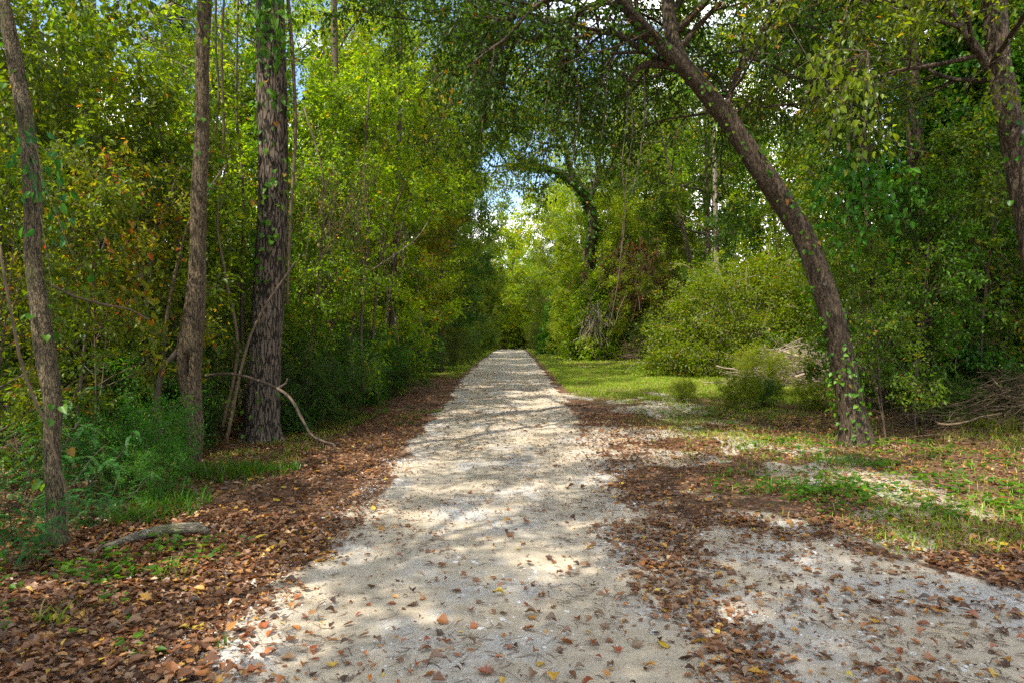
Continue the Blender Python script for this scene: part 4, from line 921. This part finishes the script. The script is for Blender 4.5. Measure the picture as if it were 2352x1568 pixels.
spray("leafy_branch", "drooping branch of broad pale green leaves at upper right", [(1990, 120), (1760, 210), (1810, 260), (1850, 180), (1870, 250), (1900, 310), (1930, 270), (1960, 330), (1880, 390), (1990, 380), (2030, 340), (2060, 370), (1960, 420), (1900, 350)], 6.6, 'mid', .085, 501, 18)
spray("leafy_branch", "broad vine leaves hanging over the thick pine's upper trunk", [(620, -40), (610, 60), (640, 110), (600, 140), (650, 180), (590, 90), (665, 70), (640, 250), (600, 300)], 9.6, 'vineg', .14, 502, 12)
spray("leafy_branch", "spray of orange and yellow vine leaves between slender and hollow slit trees", [(330, 640), (250, 560), (270, 500), (300, 450), (290, 620), (240, 640), (260, 700), (330, 700), (220, 600), (300, 760), (350, 790), (200, 680), (310, 550)], 6.9, 'autumn', .085, 503, 34)
spray("leafy_branch", "yellow vine leaves dangling in front of the left leafy wall", [(1000, 150), (1030, 330), (1020, 380), (1040, 250), (960, 270), (1000, 300), (1050, 200), (980, 340)], 11, 'autumn', .12, 504, 8)
spray("leafy_branch", "lush heart shaped leaves hanging between the leaning and straight trees", [(2000, 330), (1850, 480), (1900, 430), (1930, 520), (1980, 480), (2040, 450), (2080, 520), (2000, 560), (1900, 600), (2060, 600), (1960, 640), (2120, 500), (1880, 540)], 10.2, 'vineg', .12, 505, 34)
spray("leafy_branch", "dark green leaf sprays poking in front of the slender left tree", [(60, 330), (100, 420), (140, 440), (90, 520), (60, 470), (150, 590), (180, 620), (120, 660), (40, 400)], 5.0, 'blue', .085, 506, 7)

# pile of dead branches
def brush(name, label, cx, cy, w_, d_, h, n, seed, mat, L=(.5, 1.8), r=(.004, .02)):
    rng = np.random.default_rng(seed); root = thing(name, label, "brush pile", (cx, cy, float(hgt(np.array(cx, float), np.array(cy, float)))))
    z0 = root.location.z; big, fine = MB(), MB()
    for i in range(n):
        l = rng.uniform(*L); a = rng.normal(0, .5) + rng.choice([0, math.pi]); p = np.array([cx + rng.normal(0, w_ * .45), cy + rng.normal(0, d_ * .4), 0])
        p[2] = z0 + .02 + rng.random() ** 1.3 * h * math.exp(-((p[0] - cx) / w_) ** 2)
        q = branch_pts(p - np.array([math.cos(a), math.sin(a), 0]) * l / 2, np.array([math.cos(a), math.sin(a), rng.normal(0, .22)]), l, rng.normal(0, .15), rng, 6, .25)
        q[:, 2] = np.maximum(q[:, 2], z0 + .01); k = i < n * .07; rr = rng.uniform(*r) * (2.2 if k else .6)
        tube(big if k else fine, q, np.linspace(rr, rr * .4, 7), 6 if k else 3)
    fin(big, "branches", mat, root); fin(fine, "twigs", mat, root)
brush("brush_pile", "pile of bleached dead branches in the sun beyond the clearing", 9.0, 21.0, 1.8, 1.2, 1.15, 520, 601, 'stick', (.5, 2.0), (.006, .028))
brush("brush_pile", "heap of dry sticks at the foot of the middle distance creeper", 7.9, 39.5, 1.7, 1.0, 1.5, 260, 602, 'vinew', (.6, 2.2), (.006, .02))
brush("brush_pile", "brown tangle of dry stalks right of the straight tree", 9.0, 10.9, 2.4, .9, 1.0, 1300, 603, 'vinew', (.3, 1.3), (.003, .010))
# tufts of long grass
def tuft(label, cx, cy, r, n, h, seed, mat='grassm'):
    rng = np.random.default_rng(seed); a = rng.uniform(0, 6.28, n); q = np.sqrt(rng.random(n)) * r; x = cx + q * np.cos(a); y = cy + q * np.sin(a) * .7
    w = MB(); blades(w, x, y, hgt(x, y), h * rng.uniform(.5, 1.2, n), .004, rng); o = w.obj("grass_tuft", M[mat], None, False); tag(o, label, "grass tuft", "tufts of long grass")
for i, (px, py, r, n, h, t, mt) in enumerate([(500, 1105, .5, 420, .24, "long green grass tuft at the foot of the hollow slit tree", 'vineg'), (600, 1090, .45, 300, .18, "grass tuft between the hollow slit tree and the leaf covered verge", 'vineg'), (340, 1190, .4, 320, .2, "grass tuft just behind the mossy log", 'vineg'),
        (400, 1160, .35, 200, .2, "smaller grass tuft behind the mossy log's thick end", 'vineg'), (400, 1330, .12, 22, .16, "few thin grass blades in the leaves below the mossy log", 'grassm'), (110, 1440, .1, 18, .17, "few grass blades low in the left corner leaves", 'grassm'), (500, 1490, .08, 14, .1, "tiny grass sprig beside the sand at lower left", 'vineg'),
        (1960, 1070, .5, 260, .16, "grass tuft at the foot of the leaning tree", 'vineg'), (1850, 1130, .5, 260, .14, "grass tuft on the litter in front of the leaning tree", 'vineg'), (2200, 1230, .6, 380, .12, "thin grass patch between turnout and straight tree", 'grassm'), (2280, 1000, .5, 260, .4, "tall dry grass tuft by the right edge", 'grassm'), (2130, 985, .4, 200, .45, "dry straw coloured grass around the straight tree", 'vinew'), (2060, 1200, .45, 220, .1, "low grass patch behind the gravel turnout", 'grassm')]):
    tuft(t, *G(px, py), r, n, h, 700 + i, mt)

# the wood behind the nearest rows: a far-off mass of leaves and trunks that nobody could count
def far_woods():
    rng = np.random.default_rng(800); l = MB(); w = MB(); n = 230000
    side = rng.choice([-1, 1], n); y = rng.uniform(8, 150, n); x = side * (rng.uniform(0, 1, n) ** .9 * 36 + np.where(side < 0, 10, np.where(y < 45, 14, 9)) + (y < 22) * 3)
    bk = rng.random(n) < .2; x = np.where(bk, rng.uniform(-45, 45, n), x); y = np.where(bk, rng.uniform(125, 165, n), y)
    cl = vnoise(x * .22, y * .22, 81); z = rng.random(n) ** 1.25 * (6 + 9 * cl) - (y > 100) * 1.5
    z = z * np.where((x < 0) & (y < 50), .55, 1)
    p = np.stack([x, y, z], 1); leaves(l, p, rng.normal(0, 1, (n, 3)), rng.normal(0, .6, (n, 3)) + np.array([0, -.3, .7]), rng.uniform(.16, .40, n) * (1 + .012 * np.maximum(y - 20, 0)), .6, 'diamond', np.clip(cl * .6 + rng.random(n) * .5, 0, 1), rng)
    o = l.obj("far_woods", M['far'], None, False); tag(o, "hazy mass of woodland foliage far behind the first trees", kind='stuff')
    for i in range(150):
        s = rng.choice([-1, 1]); yy = rng.uniform(14, 140); xx = s * (rng.uniform(0, 28) + 13); tp = straight(rng.uniform(10, 17), (rng.normal(0, .6), 0), rng) + np.array([xx, yy, -.1 - (yy > 100) * 2]); tube(w, tp, np.linspace(rng.uniform(.12, .25), .05, 9), 7)
    o = w.obj("far_trunks", M['branch']); tag(o, "many dim trunks of the woodland far behind the first trees", kind='stuff')
far_woods()

# ---------------------------------------------------------------- single fallen leaves on the sand nearest the camera
FL = []
for kind, asp in (('lobed', 1.0), ('curl', .62), ('ovate', .62), ('curl', .8)):
    mb = MB(); leaves(mb, np.array([[-.5, 0, .0]]), np.array([[1., 0, 0]]), np.array([[0, 0, 1.]]), np.array([1.0]), asp, kind, np.array([.5]))
    FL.append(mb.mesh("fallen_leaf", M['l_rust'], False))
x, y, z = scatter(6000, -2.2, 4.2, 2.6, 6.2, lambda x, y: (x > XL(y) + .05) & (x < XT(y) - .05) & (litter_density(x, y) < .2) & (np.abs(x) < y * .8))
order = np.argsort(y); kept = []
for i in order:
    if all((x[i] - x[j]) ** 2 + (y[i] - y[j]) ** 2 > .10 ** 2 for j in kept[-60:]) and RNG.random() < .33: kept.append(i)
    if len(kept) >= 240: break
cols = ['l_rust'] * 5 + ['l_brown'] * 4 + ['l_orange'] * 2 + ['l_yellow'] + ['l_dark'] * 2
WD = dict(l_rust="rust red", l_brown="dull brown", l_orange="orange", l_yellow="bright yellow", l_dark="dark maroon")
KD = ["lobed", "curled oval", "flat oval", "wide curled"]
for i in kept:
    k = prng.randrange(4); c = prng.choice(cols)
    o = bpy.data.objects.new("fallen_leaf", FL[k]); C.objects.link(o); o.material_slots[0].link = 'OBJECT'; o.material_slots[0].material = M[c]
    s = prng.choice([.035, .045, .055, .065, .08]); o.scale = (s, s * prng.uniform(.7, 1.1), s * prng.uniform(.9, 1.6))
    o.rotation_euler = (prng.gauss(0, .28), prng.gauss(0, .25), prng.uniform(0, 6.28)); o.location = (x[i], y[i], z[i] + .013)
    where = "the gravel turnout" if x[i] > 1.35 else "the sandy path"
    tag(o, "%s %s fallen leaf lying on %s in the foreground" % (WD[c], KD[k], where), "leaf", "%s %s leaves on %s" % (WD[c], KD[k], where))
drop_protos()
